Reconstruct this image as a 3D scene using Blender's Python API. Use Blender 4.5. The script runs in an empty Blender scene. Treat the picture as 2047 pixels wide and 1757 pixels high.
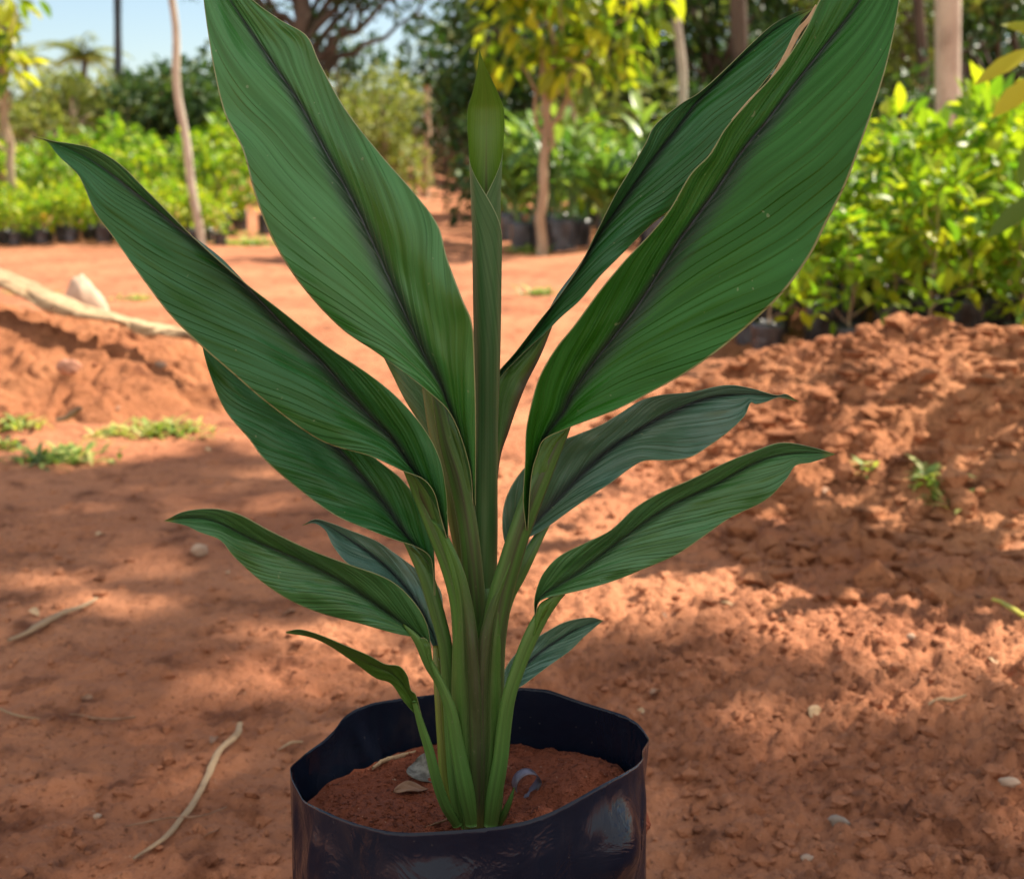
import bpy, math, random
import numpy as np
from mathutils import Vector

random.seed(7)
RNG = np.random.default_rng(11)
C = bpy.context.scene.collection
SC = bpy.context.scene
R = math.radians

# ------------------------------------------------------------------ camera, sky, sun, exposure
F = 2500.0                     # focal length in photo pixels (photo is 2047 wide)
CX, CY = 1023.5, 878.5
H = 0.74                       # camera height
PITCH = R(12.4)
cam_d = bpy.data.cameras.new("camera")
cam = bpy.data.objects.new("camera", cam_d)
C.objects.link(cam)
cam_d.sensor_width = 36.0
cam_d.lens = F / 2047.0 * 36.0
cam_d.clip_start = 0.02
cam_d.clip_end = 2000
cam.location = (0, 0, H)
cam.rotation_euler = (math.pi / 2 - PITCH, 0, 0)
cam_d.dof.use_dof = True
cam_d.dof.focus_distance = 0.93
cam_d.dof.aperture_fstop = 8.2
SC.camera = cam

SUN_EL = R(50)
SUN_AZ = R(62)          # clockwise from +Y (the view direction)
SUN = np.array([math.cos(SUN_EL) * math.sin(SUN_AZ), math.cos(SUN_EL) * math.cos(SUN_AZ), math.sin(SUN_EL)])
world = bpy.data.worlds.new("World")
SC.world = world
world.use_nodes = True
wn = world.node_tree.nodes
sky = wn.new("ShaderNodeTexSky")
sky.sky_type = 'NISHITA'
sky.sun_disc = False
sky.sun_elevation = SUN_EL
sky.sun_rotation = SUN_AZ
sky.air_density = 1.0
sky.dust_density = 0.6
sky.ozone_density = 1.2
# broken cloud added as front fill light, thickest behind camera, mixed by direction
wl = world.node_tree.links
wtc = wn.new("ShaderNodeTexCoord")
wsep = wn.new("ShaderNodeSeparateXYZ"); wl.new(wtc.outputs["Generated"], wsep.inputs[0])
wno = wn.new("ShaderNodeTexNoise"); wno.inputs["Scale"].default_value = 2.6; wno.inputs["Detail"].default_value = 7
wl.new(wtc.outputs["Generated"], wno.inputs["Vector"])
wb = wn.new("ShaderNodeMath"); wb.operation = 'MULTIPLY_ADD'          # more cloud towards -Y
wl.new(wsep.outputs[1], wb.inputs[0]); wb.inputs[1].default_value = -0.24; wl.new(wno.outputs[0], wb.inputs[2])
wr = wn.new("ShaderNodeMapRange"); wr.interpolation_type = 'SMOOTHSTEP'
wl.new(wb.outputs[0], wr.inputs[0]); wr.inputs[1].default_value = 0.44; wr.inputs[2].default_value = 0.60
wm = wn.new("ShaderNodeMix"); wm.data_type = 'RGBA'
wl.new(wr.outputs[0], wm.inputs[0]); wl.new(sky.outputs[0], wm.inputs[6])
wm.inputs[7].default_value = (7.6, 7.5, 7.4, 1)
wl.new(wm.outputs[2], wn["Background"].inputs[0])
wn["Background"].inputs[1].default_value = 0.065
sun_d = bpy.data.lights.new("sun", 'SUN')
sun_d.energy = 5.0
sun_d.angle = R(0.53)
sun_d.color = (1.0, 0.90, 0.76)
sun_o = bpy.data.objects.new("sun", sun_d)
C.objects.link(sun_o)
sun_o.rotation_euler = Vector(SUN).to_track_quat('Z', 'Y').to_euler()
SC.view_settings.view_transform = 'Standard'
SC.view_settings.look = 'None'
SC.view_settings.gamma = 1
SC.view_settings.exposure = 1.35
SC.render.engine = 'CYCLES'
SC.cycles.max_bounces = 8
SC.cycles.transparent_max_bounces = 8

# ------------------------------------------------------------------ helpers
_cp, _sp = math.cos(PITCH), math.sin(PITCH)


def ray(px, py):
    rx, ry = (px - CX) / F, -(py - CY) / F
    return np.array([rx, _cp + ry * _sp, -_sp + ry * _cp])


def P(px, py, Y):
    d = ray(px, py)
    return np.array([0, 0, H]) + d * (Y / d[1])


def G(px, py, z=0.0):
    d = ray(px, py)
    return np.array([0, 0, H]) + d * ((z - H) / d[2])


def proj(x, y, z):
    """world -> photo pixels, vectorised"""
    dz = z - H
    zc = y * _cp - dz * _sp
    yc = y * _sp + dz * _cp
    return CX + F * x / zc, CY - F * yc / zc, zc


def _hash(ix, iy, iz, seed):
    h = (ix * 374761393 + iy * 668265263 + iz * 2147483647 + seed * 1274126177) & 0xFFFFFFFF
    h = ((h ^ (h >> 13)) * 1274126177) & 0xFFFFFFFF
    h = (h ^ (h >> 16)) & 0xFFFFFFFF
    return h.astype(np.float64) / 4294967295.0


def vnoise(x, y, seed=0, z=None):
    x = np.asarray(x, float); y = np.asarray(y, float)
    ix = np.floor(x).astype(np.int64); iy = np.floor(y).astype(np.int64)
    fx = x - ix; fy = y - iy
    fx = fx * fx * fx * (fx * (fx * 6 - 15) + 10); fy = fy * fy * fy * (fy * (fy * 6 - 15) + 10)
    zz = np.zeros_like(ix)
    a = _hash(ix, iy, zz, seed); b = _hash(ix + 1, iy, zz, seed)
    c = _hash(ix, iy + 1, zz, seed); d = _hash(ix + 1, iy + 1, zz, seed)
    return (a * (1 - fx) + b * fx) * (1 - fy) + (c * (1 - fx) + d * fx) * fy


def fbm(x, y, octs=4, seed=0, gain=0.5):
    s = 0.0; a = 1.0; t = 0.0
    for o in range(octs):
        s = s + a * (vnoise(x * 2 ** o + 13.7 * o, y * 2 ** o - 7.1 * o, seed + o) - 0.5)
        t += a; a *= gain
    return s / t * 2


def worley(x, y, seed=0):
    """distance to nearest jittered cell point"""
    ix = np.floor(x).astype(np.int64); iy = np.floor(y).astype(np.int64)
    best = np.full(np.shape(x), 9.0); idv = np.zeros(np.shape(x))
    zz = np.zeros_like(ix)
    for i in (-1, 0, 1):
        for j in (-1, 0, 1):
            a, b = ix + i, iy + j
            px = a + _hash(a, b, zz, seed); py = b + _hash(a, b, zz + 1, seed)
            d = (px - x) ** 2 + (py - y) ** 2
            m = d < best
            best = np.where(m, d, best)
            idv = np.where(m, _hash(a, b, zz + 2, seed), idv)
    return np.sqrt(best), idv


def mesh(name, V, Fa, mat=None, uv=None, smooth=True, parent=None, attrs=None, mats=None, midx=None):
    """one mesh object from arrays; V (n,3), Fa list/array of faces, uv per vertex"""
    me = bpy.data.meshes.new(name)
    V = np.asarray(V, float)
    if isinstance(Fa, np.ndarray):
        nf, k_ = Fa.shape
        me.vertices.add(len(V)); me.vertices.foreach_set("co", V.astype(np.float32).ravel())
        me.loops.add(nf * k_); me.loops.foreach_set("vertex_index", Fa.astype(np.int32).ravel())
        me.polygons.add(nf); me.polygons.foreach_set("loop_start", np.arange(nf, dtype=np.int32) * k_)
        me.update(calc_edges=True)
    else:
        me.from_pydata(V.tolist(), [], Fa)
    n = len(me.polygons)
    me.polygons.foreach_set("use_smooth", [smooth] * n)
    if uv is not None:
        lay = me.uv_layers.new(name="UVMap")
        vi = np.empty(len(me.loops), np.int32)
        me.loops.foreach_get("vertex_index", vi)
        lay.data.foreach_set("uv", np.asarray(uv, np.float32)[vi].ravel())
    if attrs:
        for k, val in attrs.items():
            at = me.attributes.new(k, 'FLOAT', 'POINT')
            at.data.foreach_set("value", np.asarray(val, np.float32))
    if mats:
        for m in mats: me.materials.append(m)
        if midx is not None: me.polygons.foreach_set("material_index", midx)
    elif mat:
        me.materials.append(mat)
    me.update()
    o = bpy.data.objects.new(name, me)
    C.objects.link(o)
    if parent is not None: o.parent = parent
    return o


def tag(o, label=None, cat=None, group=None, kind=None):
    if label: o["label"] = label
    if cat: o["category"] = cat
    if group: o["group"] = group
    if kind: o["kind"] = kind
    return o


def thing(name, label, cat, loc=(0, 0, 0), rz=0.0, group=None):
    o = bpy.data.objects.new(name, None)
    C.objects.link(o)
    o.empty_display_size = 0.05
    o.location = loc; o.rotation_euler = (0, 0, rz)
    return tag(o, label, cat, group)


def dup(root, loc, rz, sc, label=None, group=None):
    r = root.copy(); C.objects.link(r)
    r.location = loc; r.rotation_euler = (random.uniform(-.05, .05), random.uniform(-.05, .05), rz)
    r.scale = sc if isinstance(sc, tuple) else (sc, sc, sc)
    if label: r["label"] = label
    if group: r["group"] = group
    for ch in list(root.children):
        c = ch.copy(); C.objects.link(c); c.parent = r
        for g in list(ch.children):
            d = g.copy(); C.objects.link(d); d.parent = c
    return r


def smooth_curve(pts, n):
    """Catmull-Rom through pts (k,d) resampled to n by arc length of the first two columns"""
    p = np.asarray(pts, float)
    q = np.vstack([2 * p[0] - p[1], p, 2 * p[-1] - p[-2]])
    out = []
    for i in range(1, len(q) - 2):
        t = np.linspace(0, 1, 16, endpoint=False)[:, None]
        p0, p1, p2, p3 = q[i - 1], q[i], q[i + 1], q[i + 2]
        out.append(0.5 * ((2 * p1) + (-p0 + p2) * t + (2 * p0 - 5 * p1 + 4 * p2 - p3) * t ** 2 + (-p0 + 3 * p1 - 3 * p2 + p3) * t ** 3))
    out.append(p[-1:])
    c = np.vstack(out)
    s = np.concatenate([[0], np.cumsum(np.linalg.norm(np.diff(c[:, :2], axis=0), axis=1))])
    ss = np.linspace(0, s[-1], n)
    return np.stack([np.interp(ss, s, c[:, k]) for k in range(c.shape[1])], 1)


def grid_faces(nr, nc, wrap=False):
    r = np.arange(nr - 1)[:, None]; c = np.arange(nc if wrap else nc - 1)[None, :]
    c2 = (c + 1) % nc
    a = r * nc + c; b = r * nc + c2; d = (r + 1) * nc + c; e = (r + 1) * nc + c2
    return np.stack([a, b, e, d], -1).reshape(-1, 4)


def tube_arrays(path, rad, nseg=8, squash=1.0, cap=True):
    path = np.asarray(path, float); rad = np.asarray(rad, float)
    n = len(path)
    T = np.gradient(path, axis=0); T /= np.linalg.norm(T, axis=1)[:, None] + 1e-12
    ref = np.array([0.0, 1.0, 0.0])
    if abs(T[:, 1]).mean() > 0.8: ref = np.array([0.0, 0.0, 1.0])
    X = np.cross(T, ref); X /= np.linalg.norm(X, axis=1)[:, None] + 1e-12
    Y = np.cross(X, T)
    a = np.linspace(0, 2 * np.pi, nseg, endpoint=False)
    V = path[:, None, :] + rad[:, None, None] * (np.cos(a)[None, :, None] * X[:, None, :] + squash * np.sin(a)[None, :, None] * Y[:, None, :])
    Fq = grid_faces(n, nseg, True).tolist()
    if cap:
        Fq.append(list(range(nseg))); Fq.append([(n - 1) * nseg + k for k in range(nseg - 1, -1, -1)])
    uv = np.stack(np.broadcast_arrays((a / (2 * np.pi))[None, :], np.linspace(0, 1, n)[:, None]), -1).reshape(-1, 2)
    return V.reshape(-1, 3), Fq, uv


def merge(parts):
    """[(V,F[,uv])] -> V,F,uv"""
    Vs, Fs, U, off = [], [], [], 0
    for p in parts:
        V, Fq = p[0], p[1]
        Fq = Fq.tolist() if isinstance(Fq, np.ndarray) else Fq
        Vs.append(V); Fs += [[i + off for i in f] for f in Fq]
        U.append(p[2] if len(p) > 2 else np.zeros((len(V), 2)))
        off += len(V)
    return np.vstack(Vs), Fs, np.vstack(U)


# ------------------------------------------------------------------ node helpers / materials
class NT:
    def __init__(s, name):
        s.m = bpy.data.materials.new(name); s.m.use_nodes = True
        s.t = s.m.node_tree; s.n = s.t.nodes; s.b = s.n["Principled BSDF"]; s.out = s.n["Material Output"]

    def new(s, typ, **kw):
        nd = s.n.new(typ)
        for k, v in kw.items(): setattr(nd, k, v)
        return nd

    def link(s, a, b): s.t.links.new(a, b)

    def setin(s, sock, v):
        if hasattr(v, "links") or hasattr(v, "is_linked"): s.link(v, sock)
        else: sock.default_value = v

    def math(s, op, a, b=None, c=None, clamp=False):
        nd = s.new("ShaderNodeMath", operation=op); nd.use_clamp = clamp
        s.setin(nd.inputs[0], a)
        if b is not None: s.setin(nd.inputs[1], b)
        if c is not None: s.setin(nd.inputs[2], c)
        return nd.outputs[0]

    def mapr(s, v, a, b, c=0.0, d=1.0, smooth=True):
        nd = s.new("ShaderNodeMapRange")
        if smooth: nd.interpolation_type = 'SMOOTHSTEP'
        s.setin(nd.inputs[0], v)
        for i, x in enumerate((a, b, c, d)): s.setin(nd.inputs[i + 1], x)
        return nd.outputs[0]

    def mix(s, f, a, b, mode='MIX'):
        nd = s.new("ShaderNodeMix", data_type='RGBA', blend_type=mode)
        s.setin(nd.inputs[0], f)
        s.setin(nd.inputs[6], a if hasattr(a, "links") else (*a, 1.0))
        s.setin(nd.inputs[7], b if hasattr(b, "links") else (*b, 1.0))
        return nd.outputs[2]

    def noise(s, scale, detail=4.0, rough=0.5, vec=None, dist=0.0):
        nd = s.new("ShaderNodeTexNoise")
        nd.inputs["Scale"].default_value = scale; nd.inputs["Detail"].default_value = detail
        nd.inputs["Roughness"].default_value = rough; nd.inputs["Distortion"].default_value = dist
        if vec is not None: s.link(vec, nd.inputs["Vector"])
        return nd.outputs[0]

    def pos(s):
        return s.new("ShaderNodeNewGeometry").outputs["Position"]

    def obj(s):
        return s.new("ShaderNodeTexCoord").outputs["Object"]

    def comb(s, x, y, z=0.0):
        nd = s.new("ShaderNodeCombineXYZ")
        for i, v in enumerate((x, y, z)): s.setin(nd.inputs[i], v)
        return nd.outputs[0]

    def uv(s):
        nd = s.new("ShaderNodeSeparateXYZ"); s.link(s.new("ShaderNodeTexCoord").outputs["UV"], nd.inputs[0])
        return nd.outputs[0], nd.outputs[1]

    def bump(s, h, strength=0.3, dist=0.01):
        nd = s.new("ShaderNodeBump"); nd.inputs["Strength"].default_value = strength
        nd.inputs["Distance"].default_value = dist
        s.link(h, nd.inputs["Height"]); s.link(nd.outputs[0], s.b.inputs["Normal"])
        return nd.outputs[0]

    def base(s, c): s.setin(s.b.inputs["Base Color"], c if hasattr(c, "links") else (*c, 1.0))
    def rough(s, r): s.setin(s.b.inputs["Roughness"], r)
    def spec(s, r): s.b.inputs["Specular IOR Level"].default_value = r

    def translucent(s, col, fac):
        tr = s.new("ShaderNodeBsdfTranslucent"); s.setin(tr.inputs[0], col if hasattr(col, "links") else (*col, 1.0))
        mx = s.new("ShaderNodeMixShader"); mx.inputs[0].default_value = fac
        s.link(s.b.outputs[0], mx.inputs[1]); s.link(tr.outputs[0], mx.inputs[2])
        s.link(mx.outputs[0], s.out.inputs[0])


def soil_mat(name, c_hi, c_lo, c_dark, fine=1.0, bumpd=0.006):
    k = NT(name)
    p = k.pos()
    big = k.noise(1.3, 4, 0.6, p)
    mid = k.noise(11.0, 5, 0.6, p)
    fin = k.noise(120.0 * fine, 5, 0.65, p)
    col = k.mix(k.mapr(big, 0.35, 0.65), c_lo, c_hi)
    col = k.mix(k.mapr(mid, 0.48, 0.72, 0.0, 0.75), col, c_dark)
    col = k.mix(k.mapr(fin, 0.55, 0.70, 0.0, 0.75), col, c_dark)  # dark flecks painted in for the shade in pits and between crumbs
    speck = k.noise(260.0 * fine, 2, 0.5, p)
    col = k.mix(k.mapr(speck, 0.70, 0.76, 0.0, 0.55), col, (0.55, 0.40, 0.26))
    k.base(col); k.rough(0.95); k.spec(0.15)
    hgt = k.math('ADD', k.math('MULTIPLY', mid, 1.5), k.math('MULTIPLY', fin, 0.7))
    k.bump(hgt, 1.0, bumpd * 1.8)
    return k.m


M_ground = soil_mat("red_soil", (0.46, 0.198, 0.098), (0.34, 0.132, 0.064), (0.085, 0.027, 0.013))
M_mound = soil_mat("dug_soil", (0.48, 0.208, 0.095), (0.37, 0.142, 0.062), (0.085, 0.026, 0.012), 0.8, 0.012)
M_pot_soil = soil_mat("potting_soil", (0.28, 0.084, 0.042), (0.19, 0.054, 0.028), (0.05, 0.015, 0.009), 1.2, 0.006)


def leaf_mat(name, green, light, purple=1.0, blue=0.0, F1=13.0, trans=0.10, spec=0.42):
    k = NT(name)
    u, v = k.uv()
    a = k.math('ABSOLUTE', k.math('MULTIPLY_ADD', u, 2.0, -1.0))
    # veins leave the midrib and sweep to the tip
    ap = k.math('POWER', a, 0.80)
    val = k.math('SUBTRACT', v, k.math('MULTIPLY', ap, 0.40))
    side = k.math('SIGN', k.math('MULTIPLY_ADD', u, 2.0, -1.0))
    co = k.comb(k.math('MULTIPLY', val, F1), k.math('MULTIPLY', a, 0.6), k.math('MULTIPLY', side, 3.0))
    n1 = k.noise(1.6, 2, 0.5, co)
    co2 = k.comb(k.math('MULTIPLY', val, F1 * 4.2), k.math('MULTIPLY', a, 0.8), k.math('MULTIPLY', side, 3.0))
    n2 = k.noise(1.7, 2, 0.6, co2)
    blotch = k.noise(16.0, 3, 0.5, k.obj())
    sv = k.math('ADD', k.math('MULTIPLY', val, 27.0), k.math('MULTIPLY', k.noise(1.0, 2, 0.5, k.comb(k.math('MULTIPLY', val, 9.0), k.math('MULTIPLY', a, 0.8), k.math('MULTIPLY', side, 5.0))), 2.2))
    fr = k.math('FRACT', sv)
    stg = k.mapr(k.noise(1.0, 1, 0.5, k.comb(k.math('MULTIPLY', val, 16.0), k.math('MULTIPLY', a, 1.4), k.math('MULTIPLY', side, 7.0))), 0.34, 0.62, 0.10, 1.0)
    groove = k.math('MULTIPLY', k.math('SUBTRACT', 1.0, k.mapr(fr, 0.02, 0.36)), stg)
    groove = k.math('MULTIPLY', groove, k.mapr(a, 0.02, 0.12))
    col = k.mix(k.mapr(n1, 0.34, 0.66), green, light)
    col = k.mix(k.mapr(n2, 0.45, 0.66, 0.0, 0.18), col, tuple(c * 0.5 for c in green))
    col = k.mix(k.math('MULTIPLY', groove, 0.20), col, tuple(c * q for c, q in zip(green, (0.42, 0.46, 0.30))))  # vein lines, darkened in colour for the shading of the pleats
    col = k.mix(k.mapr(blotch, 0.42, 0.68, 0.0, 0.30), col, (green[0] * 1.5, green[1] * 1.12, green[2] * 0.6))
    # purple band at the midrib, feathered along the veins
    wid = k.math('MULTIPLY', k.mapr(v, 0.0, 1.0, 0.33, 0.085, False), k.mapr(n2, 0.3, 0.7, 0.84, 1.16))
    band = k.math('SUBTRACT', 1.0, k.mapr(k.math('DIVIDE', a, wid), 0.12, 1.0))
    fade = k.math('MULTIPLY', k.mapr(v, 0.0, 0.14), k.math('SUBTRACT', 1.0, k.mapr(v, 0.80, 1.0)))
    band = k.math('MULTIPLY', k.math('MULTIPLY', band, 0.72 * purple), k.mapr(fade, 0, 1, 0.30, 1.0))
    col = k.mix(band, col, (0.024, 0.021, 0.028))
    core = k.math('MULTIPLY', k.math('SUBTRACT', 1.0, k.mapr(a, 0.006, 0.022)), 0.45 * purple)
    col = k.mix(core, col, (0.052, 0.042, 0.072))
    marg = k.mapr(a, 0.972, 0.992, 0.0, 0.8)
    col = k.mix(marg, col, (0.34, 0.33, 0.15))
    tipc = k.mapr(v, 0.955, 0.99, 0.0, 0.75)
    col = k.mix(tipc, col, (0.20, 0.24, 0.045))
    # fine insect specks and scars of the blade itself
    sp = k.noise(190.0, 1, 0.5, k.obj())
    col = k.mix(k.mapr(sp, 0.765, 0.80, 0.0, 0.5), col, (0.20, 0.26, 0.12))
    k.base(col)
    k.rough(k.mapr(n2, 0.3, 0.7, 0.31, 0.46)); k.spec(spec)
    tri = k.math('MINIMUM', k.math('DIVIDE', fr, 0.14), k.math('DIVIDE', k.math('SUBTRACT', 1.0, fr), 0.86))
    hh = k.math('ADD', k.math('MULTIPLY', n1, 0.5), k.math('MULTIPLY', k.math('MULTIPLY', tri, stg), 0.55))
    hh = k.math('SUBTRACT', hh, k.math('MULTIPLY', k.math('SUBTRACT', 1.0, k.mapr(a, 0.0, 0.045)), 0.9))
    k.bump(hh, 0.65, 0.0016)
    k.translucent(k.mix(0.5, col, (0.10, 0.22, 0.02)), trans)
    return k.m


M_leaf = leaf_mat("turmeric_leaf", (0.028, 0.130, 0.014), (0.056, 0.205, 0.050), spec=0.44)
M_leaf_rich = leaf_mat("turmeric_leaf_rich", (0.015, 0.096, 0.006), (0.028, 0.140, 0.020), spec=0.22)
M_leaf_dark = leaf_mat("turmeric_leaf_deep", (0.016, 0.094, 0.012), (0.032, 0.145, 0.044), spec=0.30)
M_leaf_blue_sheen = leaf_mat("turmeric_leaf_blue_sheen", (0.044, 0.122, 0.064), (0.082, 0.185, 0.122), 1.0, spec=0.55)  # blue-green leaf, colour lightened to carry the sky sheen on it
M_leaf_plain = leaf_mat("turmeric_leaf_plain", (0.032, 0.122, 0.030), (0.056, 0.175, 0.058), 0.7, 0, 10)
M_leaf_young = leaf_mat("turmeric_leaf_young", (0.055, 0.150, 0.018), (0.075, 0.190, 0.028), 0.25, 0, 8, 0.3)
M_leaf_back = leaf_mat("turmeric_leaf_underside", (0.075, 0.180, 0.055), (0.095, 0.215, 0.075), 0.15, 0, 9)


def sheath_mat(name, c1, c2, streak, amount):
    k = NT(name)
    u, v = k.uv()
    co = k.comb(k.math('MULTIPLY', u, 26.0), k.math('MULTIPLY', v, 2.2))
    n = k.noise(1.0, 3, 0.55, co)
    co2 = k.comb(k.math('MULTIPLY', u, 9.0), k.math('MULTIPLY', v, 1.3), 4.0)
    n2 = k.noise(1.0, 2, 0.5, co2)
    col = k.mix(k.mapr(n, 0.3, 0.7), c1, c2)
    col = k.mix(k.mapr(n2, 0.42, 0.66, 0.0, amount), col, streak)
    col = k.mix(k.mapr(n, 0.62, 0.75, 0.0, amount * 0.5), col, streak)
    sp = k.noise(330.0, 1, 0.5, k.obj())
    col = k.mix(k.mapr(sp, 0.72, 0.78, 0.0, 0.35), col, (0.16, 0.18, 0.09))
    k.base(col); k.rough(0.42); k.spec(0.45)
    k.bump(n, 0.35, 0.0012)
    return k.m


M_sheath = sheath_mat("leaf_sheath", (0.050, 0.140, 0.020), (0.075, 0.180, 0.032), (0.034, 0.034, 0.018), 0.6)
M_sheath_dark = sheath_mat("leaf_sheath_purple", (0.046, 0.120, 0.020), (0.064, 0.155, 0.028), (0.036, 0.024, 0.019), 0.7)
M_sheath_green = sheath_mat("leaf_sheath_green", (0.062, 0.150, 0.028), (0.088, 0.190, 0.040), (0.045, 0.075, 0.020), 0.4)
M_sheath_olive = sheath_mat("leaf_sheath_olive", (0.12, 0.165, 0.020), (0.16, 0.20, 0.035), (0.10, 0.085, 0.02), 0.5)


def plain_mat(name, c1, c2, scale=8, rough=0.8, bump=0.3, bd=0.005, spec=0.3):
    k = NT(name)
    n = k.noise(scale, 5, 0.6, k.obj())
    k.base(k.mix(k.mapr(n, 0.35, 0.65), c1, c2)); k.rough(rough); k.spec(spec)
    k.bump(n, bump, bd)
    return k.m


def bark_mat(name, c1, c2, lo):
    k = NT(name)
    o = k.obj()
    mp = k.new("ShaderNodeMapping"); mp.inputs["Scale"].default_value = (1, 1, 0.25); k.link(o, mp.inputs[0])
    n = k.noise(14, 6, 0.65, mp.outputs[0]); n2 = k.noise(2.2, 3, 0.5, o)
    col = k.mix(k.mapr(n2, 0.35, 0.65), c1, c2)
    col = k.mix(k.mapr(n, 0.5, 0.72, 0, 0.8), col, lo)
    k.base(col); k.rough(0.9); k.spec(0.15); k.bump(n, 0.8, 0.02)
    return k.m


M_bark_pale = bark_mat("pale_bark", (0.48, 0.42, 0.33), (0.38, 0.32, 0.25), (0.17, 0.13, 0.10))
M_bark_tan = bark_mat("tan_bark", (0.40, 0.30, 0.20), (0.32, 0.23, 0.15), (0.14, 0.09, 0.06))
M_bark_dark = bark_mat("dark_bark", (0.075, 0.055, 0.042), (0.11, 0.08, 0.06), (0.03, 0.022, 0.018))
M_pole_dark = bark_mat("dark_pole", (0.035, 0.05, 0.06), (0.05, 0.065, 0.075), (0.02, 0.025, 0.03))
M_wood_dry = bark_mat("dry_stalk", (0.42, 0.29, 0.17), (0.32, 0.21, 0.12), (0.15, 0.09, 0.055))
M_board = bark_mat("dry_palm_sheath", (0.44, 0.31, 0.18), (0.34, 0.23, 0.13), (0.15, 0.09, 0.05))
M_stone = plain_mat("pale_stone", (0.40, 0.28, 0.19), (0.32, 0.21, 0.14), 9, 0.85)
M_stone_grey = plain_mat("grey_stone", (0.30, 0.23, 0.175), (0.20, 0.15, 0.11), 40, 0.8, 0.4, 0.003)
M_stone_pink = plain_mat("pink_stone", (0.50, 0.24, 0.15), (0.40, 0.18, 0.11), 40, 0.85, 0.4, 0.003)
M_drygrey = plain_mat("grey_dry_leaf", (0.27, 0.25, 0.20), (0.10, 0.09, 0.07), 130, 0.75, 0.5, 0.002)
M_drybrown = plain_mat("brown_dry_leaf", (0.30, 0.17, 0.10), (0.20, 0.10, 0.055), 50, 0.75, 0.5, 0.002)
M_shell = plain_mat("tan_husk", (0.52, 0.36, 0.20), (0.42, 0.27, 0.14), 60, 0.6, 0.4, 0.002)


def foliage_mat(name, stops, trans=0.35, rough=0.38, tfac=(1.25, 1.35, 0.6), spec=0.5):
    """leaf colour varies leaf to leaf through the stored attribute 'tint'"""
    k = NT(name)
    at = k.new("ShaderNodeAttribute"); at.attribute_name = "tint"
    cr = k.new("ShaderNodeValToRGB")
    el = cr.color_ramp.elements
    el[0].position, el[0].color = stops[0][0], (*stops[0][1], 1)
    el[1].position, el[1].color = stops[-1][0], (*stops[-1][1], 1)
    for p_, c_ in stops[1:-1]:
        e = el.new(p_); e.color = (*c_, 1)
    k.link(at.outputs["Fac"], cr.inputs[0])
    k.base(cr.outputs[0]); k.rough(rough); k.spec(spec)
    tc = k.mix(1.0, cr.outputs[0], tfac, 'MULTIPLY')
    k.translucent(tc, trans)
    return k.m


M_fol_bed = foliage_mat("sapling_foliage", [(0, (0.055, 0.125, 0.016)), (0.35, (0.12, 0.24, 0.020)), (0.72, (0.26, 0.36, 0.022)), (0.96, (0.52, 0.50, 0.03)), (1.0, (0.48, 0.22, 0.08))], 0.45, 0.42, (1.25, 1.4, 0.6), 0.3)
M_fol_tree = foliage_mat("young_tree_foliage", [(0, (0.045, 0.10, 0.014)), (0.4, (0.13, 0.22, 0.020)), (0.7, (0.36, 0.41, 0.03)), (1.0, (0.56, 0.50, 0.03))], 0.55, 0.40, (1.25, 1.35, 0.6), 0.35)
M_fol_dark = foliage_mat("forest_foliage", [(0, (0.018, 0.045, 0.014)), (0.55, (0.038, 0.088, 0.022)), (1.0, (0.10, 0.16, 0.035))], 0.28, 0.5, (1.25, 1.35, 0.6), 0.3)
M_fol_olive = foliage_mat("olive_foliage", [(0, (0.075, 0.115, 0.024)), (0.5, (0.17, 0.21, 0.045)), (1.0, (0.34, 0.34, 0.09))], 0.35, 0.55, (1.25, 1.35, 0.6), 0.25)
M_fol_brown = foliage_mat("dry_brush_foliage", [(0, (0.07, 0.045, 0.030)), (0.6, (0.15, 0.09, 0.06)), (1.0, (0.28, 0.19, 0.11))], 0.2, 0.7)
M_fol_ginger = foliage_mat("ginger_foliage", [(0, (0.06, 0.14, 0.03)), (0.6, (0.13, 0.24, 0.05)), (1.0, (0.26, 0.36, 0.08))], 0.38, 0.38, (1.25, 1.35, 0.6), 0.4)
M_fol_weed = foliage_mat("weed_foliage", [(0, (0.07, 0.14, 0.03)), (0.6, (0.24, 0.33, 0.07)), (1.0, (0.50, 0.48, 0.14))], 0.40, 0.5)


def bag_mat(name, dusty):
    k = NT(name)
    o = k.obj()
    n = k.noise(7.0, 4, 0.6, o); n2 = k.noise(60.0, 4, 0.6, o)
    mp = k.new("ShaderNodeMapping"); mp.inputs["Scale"].default_value = (60, 60, 5); k.link(o, mp.inputs[0])
    scr = k.noise(1.6, 3, 0.6, mp.outputs[0])
    col = k.mix(k.mapr(n, 0.4, 0.7), (0.005, 0.008, 0.018), (0.009, 0.013, 0.024))  # blue cast painted in for sky reflected on the black film
    d = k.math('MULTIPLY', k.mapr(n, 0.54, 0.74, 0, dusty), k.mapr(n2, 0.42, 0.68))
    col = k.mix(d, col, (0.13, 0.075, 0.05))
    col = k.mix(k.mapr(scr, 0.64, 0.78, 0, 0.22 * dusty * 2), col, (0.16, 0.11, 0.09))
    col = k.mix(k.mapr(k.noise(210.0, 1, 0.5, o), 0.75, 0.79, 0, 0.5 * dusty * 2), col, (0.3, 0.25, 0.2))
    k.base(col)
    k.rough(k.mapr(n2, 0.35, 0.7, 0.11, 0.26)); k.spec(0.24)
    k.bump(k.math('ADD', k.math('MULTIPLY', n2, 0.15), k.math('ADD', k.noise(16, 3, 0.5, o), k.math('MULTIPLY', k.math('ABSOLUTE', k.math('SUBTRACT', k.noise(26, 3, 0.55, o, 1.5), 0.5)), -1.6))), 0.24, 0.005)
    return k.m


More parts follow.
